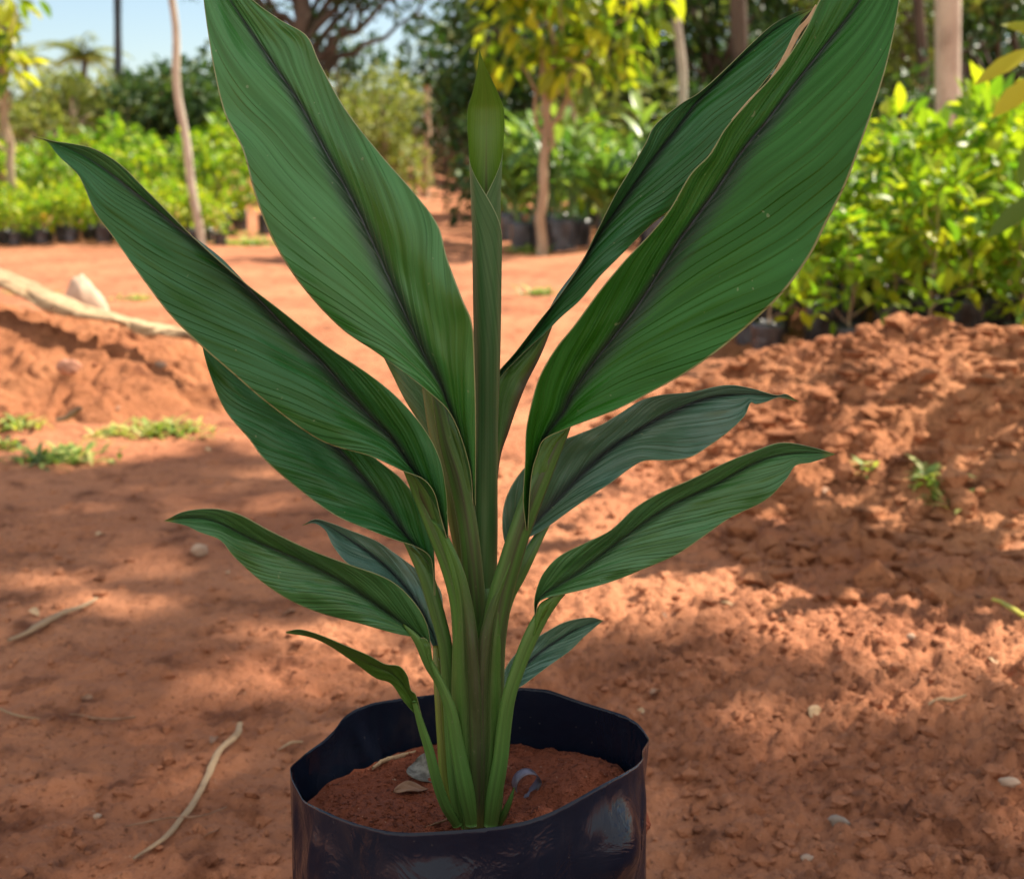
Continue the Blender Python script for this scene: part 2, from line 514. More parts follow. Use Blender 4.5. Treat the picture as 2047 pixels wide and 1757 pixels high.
M_bag = bag_mat("black_polythene", 0.10)
M_bag_far = plain_mat("black_bag_film", (0.010, 0.011, 0.014), (0.075, 0.075, 0.085), 11, 0.30, 0.6, 0.02, 0.6)  # grey patches painted in for the glare on the film

# ------------------------------------------------------------------ ground and soil heaps (structure)


def ground_h(x, y):
    # bank rising behind the left beds, gentle elsewhere
    bank = 1.0 / (1 + np.exp(-(y - 21.5) / 1.1)) * 0.95 / (1 + np.exp((x + 3.2) / 0.8))
    back = np.clip((y - 30) / 60, 0, 1) * 1.2
    return bank + back + 0.02 * fbm(x * 0.8, y * 0.8, 2, 5) * np.clip(y / 4, 0.3, 3)


def ground_detail(x, y):
    near = np.clip(1.6 - (y - 1.0) / 8.0, 0.25, 1.6)
    h = 0.010 * fbm(x * 4.5, y * 4.5, 4, 21)
    rough = np.clip(0.35 + 0.9 * vnoise(x * 1.7 + 3, y * 1.7, 31), 0.2, 1.2)
    rough = rough * (0.55 + 0.75 * np.clip((x + 0.2) / 0.9, 0, 1))
    w, wid = worley(x * 26, y * 26, 41)
    h += 0.0085 * rough * np.where(wid > 0.55, np.clip(0.5 - w, 0, 1) * 2, 0)
    w, wid = worley(x * 60, y * 60, 43)
    h += 0.0090 * rough * np.where(wid > 0.35, np.clip(0.55 - w, 0, 1) * 1.6, 0)
    h += 0.0110 * rough * fbm(x * 34, y * 34, 4, 51, 0.65)
    pit, pid = worley(x * 9, y * 9, 61)
    h -= 0.012 * np.where(pid > 0.80, np.clip(0.24 - pit, 0, 1) * 4, 0)
    return h * near


ang = np.concatenate([np.linspace(-math.pi, -0.55, 40, endpoint=False), np.linspace(-0.55, 0.55, 700), np.linspace(0.55, math.pi, 40)[1:]])
rr = np.concatenate([[0.02, 0.4, 0.9, 1.4, 1.8], np.geomspace(2.1, 8.5, 700), np.geomspace(8.7, 600, 130)])
oy = -1.6
A, RR = np.meshgrid(ang, rr)
gx, gy = np.sin(A) * RR, oy + np.cos(A) * RR
gz = ground_h(gx, gy)
fine_m = (np.abs(A) < 0.56) & (RR > 2.0) & (RR < 9.5)
gz = gz + np.where(fine_m, ground_detail(gx, gy), 0)
grd = mesh("ground", np.stack([gx, gy, gz], -1).reshape(-1, 3), grid_faces(len(rr), len(ang)), M_ground)
tag(grd, "bare red laterite soil of the nursery yard", kind="structure")


def gh(x, y):
    return float(ground_h(np.array([x]), np.array([y]))[0])


def bell(t):
    return np.clip(1 - t, 0, 1) ** 2 * (1 + 2 * np.clip(t, 0, 1)) * (t < 1)


def right_mound_h(x, y):
    wob = 0.16 * fbm(x * 2.2, y * 2.2, 3, 77)
    # ridge running to the right, front slope long, back slope short
    yc = 3.55 + 0.10 * (x - 1.0)
    dy = np.where(y < yc, (yc - y) / 1.25, (y - yc) / 0.55)
    dx = np.where(x < 1.05, (1.05 - x) / 0.78, (x - 1.05) / 2.8)
    t = np.sqrt(dx ** 2 + dy ** 2) + wob
    base = 0.335 * np.clip(1 - t, 0, 1) ** 0.85 * np.clip((1 - t) * 3, 0, 1) ** 0.4
    base = base - 0.13 * np.exp(-((x - 1.02) / 0.17) ** 2 - ((y - 2.88) / 0.11) ** 2) * (base > 0.03) - 0.07 * np.exp(-((x - 0.72) / 0.10) ** 2 - ((y - 3.02) / 0.07) ** 2) * (base > 0.03)
    return np.maximum(base, 0)


def clod_detail(x, y, amp):
    w, wid = worley(x * 11, y * 11, 81)
    h = 0.026 * np.where(wid > 0.62, np.clip(0.55 - w, 0, 1) * (0.5 + wid), 0)
    w, wid = worley(x * 24 + 3, y * 24, 83)
    h += 0.022 * np.where(wid > 0.45, np.clip(0.55 - w, 0, 1) * (0.5 + wid), 0)
    w, wid = worley(x * 55 + 3, y * 55, 85)
    h += 0.010 * np.clip(0.5 - w, 0, 1)
    h += 0.024 * fbm(x * 8, y * 8, 6, 91, 0.66)
    h -= 0.030 * np.clip(0.16 - np.abs(fbm(x * 4.2, y * 4.2, 4, 95, 0.6)), 0, 1) / 0.16 * (vnoise(x * 2.2, y * 2.2, 97) > 0.42)
    return h * amp


def heap(name, fn, x0, x1, y0, y1, nx, ny, label):
    X, Y = np.meshgrid(np.linspace(x0, x1, nx), np.linspace(y0, y1, ny))
    b = fn(X, Y)
    Z = ground_h(X, Y) - 0.025 + b + clod_detail(X, Y, np.clip(b / 0.08, 0, 1))
    o = mesh(name, np.stack([X, Y, Z], -1).reshape(-1, 3), grid_faces(ny, nx), M_mound)
    return tag(o, label, "soil heap")


heap("soil_heap", right_mound_h, 0.15, 3.9, 2.15, 4.4, 620, 380, "large crumbly heap of dug red soil in front of the sapling bed")


def left_mound_h(x, y):
    wob = 0.15 * fbm(x * 2.4, y * 2.4, 3, 99)
    t = np.sqrt(((x + 2.2) / 1.7) ** 2 + ((y - 4.2) / 0.98) ** 2) + wob
    return 0.385 * np.clip(1 - t, 0, 1) ** 0.95


heap("soil_heap", left_mound_h, -3.9, -0.35, 3.0, 5.4, 420, 300, "low heap of red soil beneath the dry palm sheath")


def surf_arr(xa, ya):
    z = ground_h(xa, ya) + np.where(ya < 6, ground_detail(xa, ya), 0)
    for fn in (right_mound_h, left_mound_h):
        b = fn(xa, ya)
        z = np.where(b > 0.02, np.maximum(z, ground_h(xa, ya) - 0.025 + b + clod_detail(xa, ya, np.clip(b / 0.08, 0, 1))), z)
    return z


def surf_z(x, y):
    return float(surf_arr(np.array([x], float), np.array([y], float))[0])


def lump_proto(sub=1, seed=0):
    import bmesh
    bm = bmesh.new(); bmesh.ops.create_icosphere(bm, subdivisions=sub, radius=1.0)
    V = np.array([v.co[:] for v in bm.verts]); Fq = np.array([[v.index for v in f.verts] for f in bm.faces])
    bm.free()
    return V, Fq


def lumps(xy, smin, smax, seed, height):
    """angular broken crumbs at the points xy"""
    rg = np.random.default_rng(seed)
    V0, F0 = lump_proto(1)
    n, m = len(xy), len(V0)
    s = smin * (smax / smin) ** (rg.random(n) ** 2.6)
    protos_ = []
    for q in range(24):
        o_ = rg.random(3) * 50
        d = 1 + 0.85 * fbm(V0[:, 0] * 1.6 + o_[0], V0[:, 1] * 1.6 + V0[:, 2] * 1.9 + o_[1], 3, 7)
        protos_.append(V0 * d[:, None])
    v = np.array(protos_)[rg.integers(0, 24, n)] * s[:, None, None]
    v = v * np.stack([np.ones(n), 0.6 + rg.random(n) * .6, 0.4 + 0.45 * rg.random(n)], 1)[:, None, :]
    a = rg.random(n) * 6.28; c_, s_ = np.cos(a)[:, None], np.sin(a)[:, None]
    v = np.stack([v[..., 0] * c_ - v[..., 1] * s_, v[..., 0] * s_ + v[..., 1] * c_, v[..., 2]], -1)
    v = v + np.stack([xy[:, 0], xy[:, 1], height(xy[:, 0], xy[:, 1]) + s * 0.15], 1)[:, None, :]
    Fq = (F0[None] + (np.arange(n) * m)[:, None, None]).reshape(-1, 3)
    return v.reshape(-1, 3), Fq


rgq = np.random.default_rng(1)
xy = np.stack([rgq.uniform(0.25, 2.6, 9000), rgq.uniform(2.0, 4.0, 9000)], 1)
bq = right_mound_h(xy[:, 0], xy[:, 1])
xy = xy[(bq > 0.01) | ((rgq.random(9000) < .5) & (xy[:, 0] > .40))]
V, Fq = lumps(xy, 0.0045, 0.038, 1, surf_arr)
tag(mesh("soil_clods", V, Fq, M_mound, smooth=False), "loose clods tumbled over the large soil heap", "clods", kind="stuff")
yq = 1.05 * (4.6 / 1.05) ** rgq.random(34000); xq = rgq.uniform(-0.5, 0.5, 34000) * (yq + 0.4)
ok = rgq.random(34000) < (0.12 + 0.75 * vnoise(xq * 1.7 + 3, yq * 1.7, 31)) * (0.40 + 0.60 * (xq > 0.1))
xy = np.stack([xq, yq], 1)[ok]
V, Fq = lumps(xy, 0.0015, 0.0135, 2, surf_arr)
tag(mesh("soil_crumbs", V, Fq, M_ground, smooth=False), "small crumbs of red soil strewn over the bare yard", "crumbs", kind="stuff")
# ------------------------------------------------------------------ grow bag with soil
YC, RB = 0.893, 0.140
PXC = 941.0


def rim_point(px, py, front):
    X = np.clip((px - PXC) / 361.0, -1, 1) * RB
    Y = YC + (-1 if front else 1) * math.sqrt(max(RB * RB - X * X, 0)) 
    return P(px, py, Y)


rim_front = [(580, 1532), (584, 1556), (607, 1600), (640, 1616), (680, 1634), (720, 1648), (770, 1660), (820, 1664), (880, 1661), (940, 1657), (1000, 1651), (1060, 1638), (1110, 1619), (1160, 1592), (1205, 1566), (1245, 1546), (1272, 1530), (1285, 1517)]
rim_back = [(1298, 1478), (1287, 1461), (1274, 1445), (1245, 1428), (1190, 1411), (1150, 1398), (1095, 1378), (1040, 1374), (960, 1380), (870, 1388), (800, 1396), (745, 1405), (705, 1420), (683, 1437), (673, 1456), (645, 1482), (608, 1508)]
rp = [rim_point(x, y, True) for x, y in rim_front] + [P(1283, 1500, 0.872)] + [rim_point(x, y, False) for x, y in rim_back]
rp = np.array(rp)
closed = np.vstack([rp, rp[:1]])
s = np.concatenate([[0], np.cumsum(np.linalg.norm(np.diff(closed, axis=0), axis=1))])
NR = 260
rim = np.stack([np.interp(np.linspace(0, s[-1], NR, endpoint=False), s, closed[:, k]) for k in range(3)], 1)
for _ in range(2):
    rim = 0.25 * np.roll(rim, 1, 0) + 0.5 * rim + 0.25 * np.roll(rim, -1, 0)
bag = thing("grow_bag", "black polythene grow bag full of red soil holding the big plant", "grow bag", (0, 0, 0))
bc = np.array([P(PXC, 1520, YC)[0], YC])
rows = 90
Vb = []
th = np.arctan2(rim[:, 1] - bc[1], rim[:, 0] - bc[0])
r_rim = np.hypot(rim[:, 0] - bc[0], rim[:, 1] - bc[1])
for i in range(rows):
    t = i / (rows - 1)
    z = rim[:, 2] * (1 - t) + 0.004 * t
    k = np.clip(t / 0.35, 0, 1); k = k * k * (3 - 2 * k)
    r = r_rim * (1 - k) + 0.1375 * k
    zz = np.broadcast_to(t * 5.0, th.shape)
    cx_, sx_ = np.cos(th) * 1.6, np.sin(th) * 1.6
    dent = 0.0030 * fbm(cx_ * 2.3 + zz * .5, sx_ * 2.3 + zz * .9, 3, 5) + 0.0016 * fbm(cx_ * 9, sx_ * 9 + zz * .35, 3, 9)
    crease = -0.0022 * np.exp(-((np.sin(th * 3.5 + 0.6 * np.sin(t * 4) + 1.1)) / 0.16) ** 2) * (vnoise(cx_ * 2 + t * 3, sx_ * 2, 15) > 0.35)
    zrel = z - (rim[:, 2] - 0.050)
    for a0, am, sw, sz_ in ((-1.72, 0.0115, 0.24, 0.024), (-0.72, 0.0190, 0.20, 0.030), (-2.5, 0.006, 0.2, 0.03), (-1.2, 0.006, 0.14, 0.05)):
        r = r + am * np.exp(-((th - a0) / sw) ** 2 - (zrel / sz_) ** 2) * min(1, t * 12)
    r = r + (dent + crease) * min(1, t * 9 + 0.05) - 0.012 * np.clip((t - .93) / .07, 0, 1) ** 2
    Vb.append(np.stack([bc[0] + np.cos(th) * r, bc[1] + np.sin(th) * r, z], 1))
wall = mesh("bag_film", np.vstack(Vb), grid_faces(rows, NR, True), M_bag, parent=bag)
so = wall.modifiers.new("film", 'SOLIDIFY'); so.thickness = 0.0005; so.offset = -1
# soil surface inside
SOIL_Z = 0.236
nr_, na_ = 60, 150
ra = np.linspace(0.0, 1.0, nr_)[1:]
aa = np.linspace(0, 2 * np.pi, na_, endpoint=False)
AA, RA = np.meshgrid(aa, ra)
r_in = np.interp(AA, np.sort(th), r_rim[np.argsort(th)], period=2 * np.pi)
RX = RA * (np.minimum(r_in, 0.1375) - 0.002)
sx, sy = bc[0] + np.cos(AA) * RX, bc[1] + np.sin(AA) * RX


def soil_h(x, y):
    h = SOIL_Z + 0.006 * fbm(x * 22, y * 22, 4, 3) + 0.004 * fbm(x * 90, y * 90, 3, 8)
    w, i_ = worley(x * 95, y * 95, 12)
    h = h + 0.0055 * np.where(i_ > 0.5, np.clip(0.55 - w, 0, 1), 0)
    h = h + 0.020 * np.exp(-(((x - 0.070) / 0.040) ** 2 + ((y - 0.945) / 0.045) ** 2))
    h = h + 0.014 * np.exp(-(((x + 0.105) / 0.030) ** 2 + ((y - 0.87) / 0.05) ** 2))
    h = h + 0.004 * np.exp(-(((x + 0.02) / 0.05) ** 2 + ((y - 0.99) / 0.04) ** 2))
    return h


sz = soil_h(sx, sy)
mesh("potting_soil", np.stack([sx, sy, sz], -1).reshape(-1, 3), grid_faces(nr_ - 1, na_, True), M_pot_soil, parent=bag)


rgq = np.random.default_rng(5)
aq = rgq.random(1900) * 6.28; rq = 0.131 * np.sqrt(rgq.random(1900))
V, Fq = lumps(np.stack([bc[0] + rq * np.cos(aq), bc[1] + rq * np.sin(aq)], 1), 0.0012, 0.0120, 5, soil_h)
tag(mesh("soil_crumbs", V, Fq, M_pot_soil, smooth=False, parent=bag), kind="stuff")

# ------------------------------------------------------------------ the plant
plant = thing("turmeric_plant", "tall broad-leaved green plant with dark purple midribs growing in the black bag", "plant", (0, 0, 0))


def blade(name, left, right, mid, Ymid, eL, eR, mat, nv=260, nu=61, wave=0.0, seed=1, parent=None, bul=0.10):
    """leaf blade spanned by two traced margins and a midrib; every vertex has its own depth"""
    L = smooth_curve(left, nv); Rr = smooth_curve(right, nv); M = smooth_curve(mid, nv)
    v = np.linspace(0, 1, nv)
    Ym = np.interp(v, np.linspace(0, 1, len(Ymid)), Ymid)
    ker = np.hanning(31); ker /= ker.sum()
    Ym = np.convolve(np.pad(Ym, 15, mode='reflect', reflect_type='odd'), ker, 'valid')
    YL = Ym + np.interp(v, np.linspace(0, 1, len(eL)), eL)
    YR = Ym + np.interp(v, np.linspace(0, 1, len(eR)), eR)
    u = np.linspace(-1, 1, nu)
    a = np.abs(u)[None, :]; sd = (u < 0)[None, :]
    E = np.where(sd[..., None], L[:, None, :], Rr[:, None, :])
    YE = np.where(sd, YL[:, None], YR[:, None])
    pix = M[:, None, :] * (1 - a[..., None]) + E * a[..., None]
    w = np.linalg.norm(E - M[:, None, :], axis=2) / F * Ym[:, None]
    Y = Ym[:, None] * (1 - a) + YE * a - bul * w * 2 * a * (1 - a)
    vv = v[:, None]
    Y = Y + wave * a ** 1.6 * np.sin(vv * 21 + seed * 1.7 + np.where(sd, 0, 2.1)) * np.minimum(1, w / 0.02)
    # broad swells across the blade and pleats along the veins
    Y = Y + 0.0060 * fbm(vv * 7 + seed * 3.1 + 0 * a, np.where(sd, -1, 1) * a * 1.6 + seed + 0 * vv, 2, seed) * np.minimum(1, w / 0.03) * np.minimum(1, a * 3)
    ph = (vv - 0.40 * a ** 0.8) * 150 + seed
    Y = Y + 0.00030 * np.sin(ph + 1.3 * np.sin(ph * 0.37)) * np.minimum(1, a * 5) * (1 - a ** 6) * np.minimum(1, w / 0.015)
    Y = Y + 0.0014 * np.exp(-(a / 0.09) ** 2) * np.minimum(1, w / 0.02)
    d_ = np.stack([(pix[..., 0] - CX) / F, _cp - (pix[..., 1] - CY) / F * _sp, -_sp - (pix[..., 1] - CY) / F * _cp], -1)
    V = np.array([0, 0, H]) + d_ * (Y / d_[..., 1])[..., None]
    UV = np.stack(np.broadcast_arrays(0.5 + 0.5 * u[None, :], vv), -1)
    o = mesh(name, V.reshape(-1, 3), grid_faces(nv, nu), mat, UV.reshape(-1, 2), parent=parent)
    so = o.modifiers.new("thickness", 'SOLIDIFY'); so.thickness = 0.00045; so.offset = 0
    return o


def stalk(name, rows_, mat, parent, squash=0.75, nseg=22, n=60):
    """rows (px, py, width_px, Y) -> tapered sheath with an oval section"""
    c = smooth_curve(rows_, n)
    path = np.array([P(x, y, Y) for x, y, w, Y in c])
    rad = np.array([max(w, 1.0) * 0.5 / F * Y for x, y, w, Y in c])
    V, Fq, uv = tube_arrays(path, rad, nseg, squash)
    return mesh(name, V, Fq, mat, uv, parent=parent)


# --- leaf, upper left (tip above the frame)
l1 = blade("leaf",
    [(946, 1010), (938, 930), (905, 835), (860, 786), (760, 710), (680, 655), (600, 568), (545, 480), (510, 390), (485, 300), (450, 230), (430, 150), (415, 60), (406, -10), (402, -60), (410, -110)],
    [(950, 1010), (951, 850), (949, 745), (944, 650), (925, 600), (895, 520), (875, 450), (830, 388), (760, 308), (690, 218), (640, 128), (613, 72), (560, 40), (505, 0), (460, -50), (410, -110)],
    [(948, 1010), (925, 900), (896, 812), (876, 760), (841, 696), (797, 600), (718, 427), (650, 300), (598, 205), (547, 130), (496, 55), (460, 0), (432, -55), (410, -110)],
    [0.862, 0.862, 0.868, 0.880, 0.905, 0.935, 0.95], [-.004, -.012, -.010, -.008, -.010, -.006, 0], [-.004, -.016, -.018, -.014, -.012, -.006, 0], M_leaf, wave=0.0012, seed=1, parent=plant)
stalk("petiole", [(858, 730, 4, .876), (866, 765, 14, .876), (877, 806, 24, .873), (893, 880, 34, .874), (915, 950, 44, .876), (930, 1020, 42, .876), (940, 1090, 42, .876), (946, 1160, 46, .878), (951, 1250, 50, .882), (955, 1400, 50, .885)], M_sheath_dark, l1)

# --- leaf, left with pointed tip
l2 = blade("leaf",
    [(893, 1075), (880, 1030), (868, 985), (845, 957), (805, 941), (740, 912), (640, 880), (540, 810), (460, 742), (400, 690), (340, 630), (285, 558), (230, 480), (190, 425), (168, 372), (152, 345), (117, 312), (95, 285), (65, 272)],
    [(896, 1075), (895, 1040), (892, 985), (880, 920), (850, 860), (800, 800), (740, 750), (650, 690), (560, 620), (480, 558), (390, 478), (300, 388), (240, 329), (190, 299), (150, 289), (110, 283), (65, 272)],
    [(894, 1075), (870, 1010), (830, 948), (787, 882), (752, 846), (701, 791), (650, 730), (581, 663), (513, 591), (438, 513), (359, 455), (290, 400), (205, 335), (137, 297), (65, 272)],
    [0.856, 0.850, 0.842, 0.835, 0.835, 0.845, 0.86], [-.004, -.014, -.016, -.010, -.006, -.003, 0], [-.004, -.008, -.014, -.020, -.016, -.006, 0], M_leaf_dark, wave=0.0012, seed=2, parent=plant)
stalk("petiole", [(786, 885, 4, .850), (802, 915, 14, .852), (822, 950, 24, .857), (843, 998, 30, .862), (868, 1055, 36, .862), (899, 1128, 42, .862), (920, 1200, 46, .862), (930, 1280, 54, .864), (936, 1400, 62, .868), (944, 1550, 64, .872), (952, 1656, 46, .876)], M_sheath, l2)

# --- leaf behind it, lower left
l3 = blade("leaf",
    [(868, 1190), (866, 1140), (858, 1110), (830, 1092), (790, 1079), (740, 1060), (670, 1030), (600, 980), (530, 920), (498, 878), (450, 820), (420, 750), (405, 695), (395, 640)],
    [(870, 1190), (868, 1110), (864, 1075), (857, 1042), (838, 1003), (804, 959), (763, 926), (700, 880), (620, 830), (540, 775), (470, 720), (425, 680), (395, 640)],
    [(869, 1190), (862, 1140), (840, 1105), (807, 1065), (766, 1003), (718, 945), (674, 894), (600, 822), (520, 755), (440, 690), (395, 640)],
    [0.873, 0.880, 0.890, 0.900, 0.905, 0.90], [-.003, -.012, -.014, -.012, -.006, 0], [-.003, -.008, -.012, -.012, -.006, 0], M_leaf_dark, wave=0.0015, seed=3, parent=plant)
stalk("petiole", [(796, 1052, 4, .892), (810, 1076, 14, .890), (828, 1104, 24, .889), (851, 1150, 32, .887), (871, 1215, 32, .884), (890, 1290, 30, .882), (899, 1380, 32, .882), (907, 1480, 38, .882), (918, 1600, 38, .882), (936, 1652, 30, .882)], M_sheath_green, l3)

# --- lowest left broad leaf, tip at (328,1040)
l4 = blade("leaf",
    [(862, 1320), (858, 1290), (850, 1276), (835, 1274), (790, 1266), (720, 1246), (640, 1225), (580, 1200), (520, 1160), (470, 1115), (440, 1080), (400, 1064), (370, 1050), (328, 1041)],
    [(864, 1320), (860, 1285), (854, 1250), (836, 1214), (800, 1174), (760, 1150), (700, 1129), (620, 1099), (540, 1061), (480, 1029), (430, 1017), (370, 1022), (328, 1041)],
    [(863, 1320), (855, 1288), (825, 1262), (785, 1232), (740, 1200), (680, 1160), (600, 1120), (520, 1085), (430, 1042), (380, 1035), (328, 1041)],
    [0.850, 0.835, 0.815, 0.795, 0.785, 0.785], [-.002, -.006, -.008, -.008, -.006, 0], [-.002, -.004, -.008, -.012, -.008, 0], M_leaf_plain, wave=0.0016, seed=4, parent=plant)
stalk("petiole", [(806, 1248, 4, .836), (822, 1264, 12, .838), (839, 1286, 20, .841), (858, 1328, 22, .846), (880, 1366, 20, .849), (901, 1420, 26, .852), (914, 1490, 32, .855), (930, 1570, 38, .858), (946, 1645, 36, .864)], M_sheath_green, l4)

# --- small bluish leaf behind
l5 = blade("leaf",
    [(878, 1320), (862, 1285), (840, 1245), (800, 1200), (760, 1162), (720, 1142), (690, 1122), (665, 1090), (650, 1060), (628, 1046), (604, 1050)],
    [(882, 1320), (884, 1255), (884, 1195), (870, 1165), (830, 1135), (790, 1106), (750, 1080), (700, 1060), (660, 1045), (630, 1038), (604, 1050)],
    [(880, 1320), (870, 1280), (848, 1230), (815, 1180), (770, 1130), (715, 1088), (665, 1056), (632, 1041), (604, 1050)],
    [0.90, 0.93, 0.97, 1.0, 1.02], [-.002, -.008, -.012, -.008, 0], [-.002, -.010, -.010, -.008, 0], M_leaf_blue_sheen, wave=0.0015, seed=5, parent=plant)
stalk("petiole", [(872, 1290, 14, .905), (874, 1340, 18, .898), (879, 1400, 22, .893), (884, 1470, 24, .89), (892, 1560, 26, .887), (915, 1645, 28, .885)], M_sheath_olive, l5)

# --- narrow twisted lowest leaf on the left
l6 = blade("leaf",
    [(840, 1432), (828, 1425), (806, 1400), (782, 1366), (750, 1354), (710, 1325), (660, 1291), (620, 1273), (572, 1265)],
    [(843, 1432), (832, 1390), (821, 1378), (814, 1350), (798, 1331), (770, 1327), (738, 1310), (700, 1294), (640, 1269), (600, 1258), (572, 1262)],
    [(842, 1432), (828, 1405), (808, 1370), (780, 1344), (742, 1328), (700, 1306), (640, 1276), (600, 1263), (572, 1263)],
    [0.845, 0.835, 0.82, 0.81, 0.80], [-.002, .006, .010, .006, 0], [-.002, -.008, -.004, -.004, 0], M_leaf_young, nv=110, wave=0.001, seed=6, parent=plant)
stalk("petiole", [(828, 1402, 10, .838), (842, 1450, 17, .842), (858, 1500, 21, .846), (873, 1560, 23, .852), (891, 1610, 24, .858), (914, 1648, 22, .866)], M_sheath_green, l6)

# --- big leaf, upper right
r1 = blade("leaf",
    [(1052, 1060), (1046, 1000), (1050, 920), (1052, 860), (1064, 800), (1080, 750), (1110, 698), (1150, 648), (1200, 580), (1250, 520), (1300, 468), (1340, 418), (1380, 350), (1420, 308), (1450, 258), (1500, 200), (1560, 135), (1610, 60), (1645, -10), (1700, -75), (1790, -130)],
    [(1055, 1060), (1062, 955), (1074, 908), (1088, 878), (1130, 858), (1160, 846), (1230, 820), (1300, 785), (1380, 740), (1450, 690), (1520, 630), (1570, 580), (1620, 510), (1650, 450), (1690, 370), (1720, 290), (1755, 190), (1775, 120), (1790, 50), (1798, -20), (1790, -130)],
    [(1053, 1060), (1060, 965), (1085, 885), (1125, 826), (1142, 791), (1183, 730), (1231, 668), (1282, 600), (1347, 496), (1381, 448), (1432, 379), (1484, 301), (1535, 239), (1586, 171), (1638, 106), (1706, 20), (1745, -45), (1790, -130)],
    [0.852, 0.846, 0.845, 0.850, 0.865, 0.890, 0.91], [-.004, -.014, -.016, -.018, -.016, -.010, 0], [-.004, -.012, -.012, -.008, -.006, -.004, 0], M_leaf_rich, wave=0.0012, seed=7, parent=plant)
stalk("petiole", [(1172, 750, 4, .860), (1150, 800, 14, .859), (1127, 856, 26, .858), (1096, 924, 36, .858), (1066, 990, 46, .858), (1040, 1060, 46, .858), (1018, 1130, 48, .860), (1001, 1190, 52, .862), (986, 1280, 54, .864), (980, 1400, 58, .868), (976, 1550, 54, .872), (968, 1656, 44, .876)], M_sheath_dark, r1)

# --- leaf behind it, tip at (1625,15)
r2 = blade("leaf",
    [(984, 800), (990, 765), (998, 742), (1030, 705), (1080, 640), (1120, 590), (1160, 530), (1190, 470), (1230, 390), (1260, 340), (1290, 288), (1310, 250), (1360, 209), (1400, 184), (1450, 139), (1500, 90), (1545, 50), (1590, 26), (1628, 16)],
    [(985, 800), (998, 758), (1046, 706), (1092, 664), (1122, 634), (1160, 600), (1200, 552), (1240, 512), (1300, 452), (1350, 410), (1400, 340), (1450, 262), (1500, 200), (1550, 135), (1585, 82), (1602, 42), (1628, 16)],
    [(984, 800), (1000, 748), (1040, 702), (1082, 648), (1115, 588), (1156, 533), (1197, 468), (1248, 397), (1300, 325), (1350, 262), (1391, 205), (1432, 164), (1484, 113), (1550, 58), (1628, 16)],
    [0.935, 0.945, 0.955, 0.965, 0.985, 1.0], [-.003, -.008, -.010, -.010, -.006, 0], [-.003, -.006, -.008, -.012, -.008, 0], M_leaf_dark, wave=0.0012, seed=8, parent=plant)
blade("dry_margin", [(1462, 240), (1500, 196), (1530, 168), (1550, 140), (1572, 100), (1590, 62), (1612, 38), (1630, 10)], [(1464, 244), (1508, 200), (1543, 168), (1566, 138), (1582, 102), (1604, 62), (1622, 40), (1636, 12)],
      [(1463, 242), (1504, 198), (1536, 168), (1558, 139), (1577, 101), (1597, 62), (1617, 39), (1633, 11)], [0.955, 0.965, 0.975], [0, 0, 0], [0, 0, 0], M_shell, nv=60, nu=5, parent=r2)



def leaf_base(parent, left, right, Y0, Y1, mat, bulge=-.004):
    """outer face of the leaf base where the blade rolls into its stalk"""
    n = max(len(left), len(right))
    l_, r_ = smooth_curve(left, 12), smooth_curve(right, 12)
    m_ = (l_ + r_) / 2
    blade("leaf_base", left, right, [tuple(q) for q in m_], [Y0, (Y0 + Y1) / 2, Y1], [-bulge, -bulge], [-bulge, -bulge], mat, nv=60, nu=25, parent=parent, bul=0.0)


k = NT("leaf_base_green")
u_, v_ = k.uv()
st = k.noise(1.0, 3, 0.5, k.comb(k.math('MULTIPLY', u_, 24.0), k.math('MULTIPLY', v_, 1.5)))
cc = k.mix(k.mapr(st, 0.35, 0.65), (0.050, 0.130, 0.016), (0.080, 0.180, 0.026))
cc = k.mix(k.mapr(u_, 0.60, 0.98, 0, 0.9), cc, (0.060, 0.026, 0.014))
cc = k.mix(k.mapr(u_, 0.06, 0.0, 0, 0.7), cc, (0.20, 0.28, 0.10))
k.base(cc); k.rough(0.42); k.spec(0.4); k.bump(st, 0.3, 0.001); k.translucent((0.10, 0.25, 0.02), 0.12)
M_base_r = k.m
k = NT("leaf_base_dark")  # deeper green, browner towards the left edge
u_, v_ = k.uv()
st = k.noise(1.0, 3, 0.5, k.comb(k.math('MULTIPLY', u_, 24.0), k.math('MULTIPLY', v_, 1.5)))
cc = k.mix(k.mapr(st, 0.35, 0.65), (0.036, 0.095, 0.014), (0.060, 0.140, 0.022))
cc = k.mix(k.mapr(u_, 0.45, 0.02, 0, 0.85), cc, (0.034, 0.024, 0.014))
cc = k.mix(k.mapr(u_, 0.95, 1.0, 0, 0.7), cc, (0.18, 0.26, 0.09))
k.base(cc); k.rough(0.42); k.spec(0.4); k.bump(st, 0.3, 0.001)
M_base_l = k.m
leaf_base(r2, [(986, 1000), (984, 900), (984, 810), (994, 757), (1046, 702), (1100, 650)], [(990, 1000), (1000, 915), (1016, 865), (1032, 818), (1052, 768), (1081, 710), (1105, 649)], .905, .948, M_base_r)
leaf_base(r1, [(1040, 1060), (1052, 990), (1066, 930), (1078, 898), (1092, 876), (1131, 857)], [(1062, 1050), (1078, 1010), (1096, 965), (1112, 920), (1126, 885), (1136, 856)], .853, .853, M_base_r)
leaf_base(l1, [(863, 788), (880, 845), (897, 885), (916, 955), (934, 1040), (942, 1100)], [(865, 785), (892, 815), (922, 862), (940, 920), (947, 1000), (950, 1100)], .871, .872, M_base_l)
leaf_base(l2, [(811, 944), (842, 998), (866, 1055), (890, 1120), (900, 1160)], [(826, 944), (850, 958), (869, 984), (881, 1030), (896, 1090), (906, 1160)], .853, .858, M_base_l)
leaf_base(l3, [(815, 1092), (842, 1140), (858, 1190), (868, 1240)], [(830, 1092), (857, 1110), (867, 1142), (870, 1190), (876, 1240)], .884, .883, M_base_l)
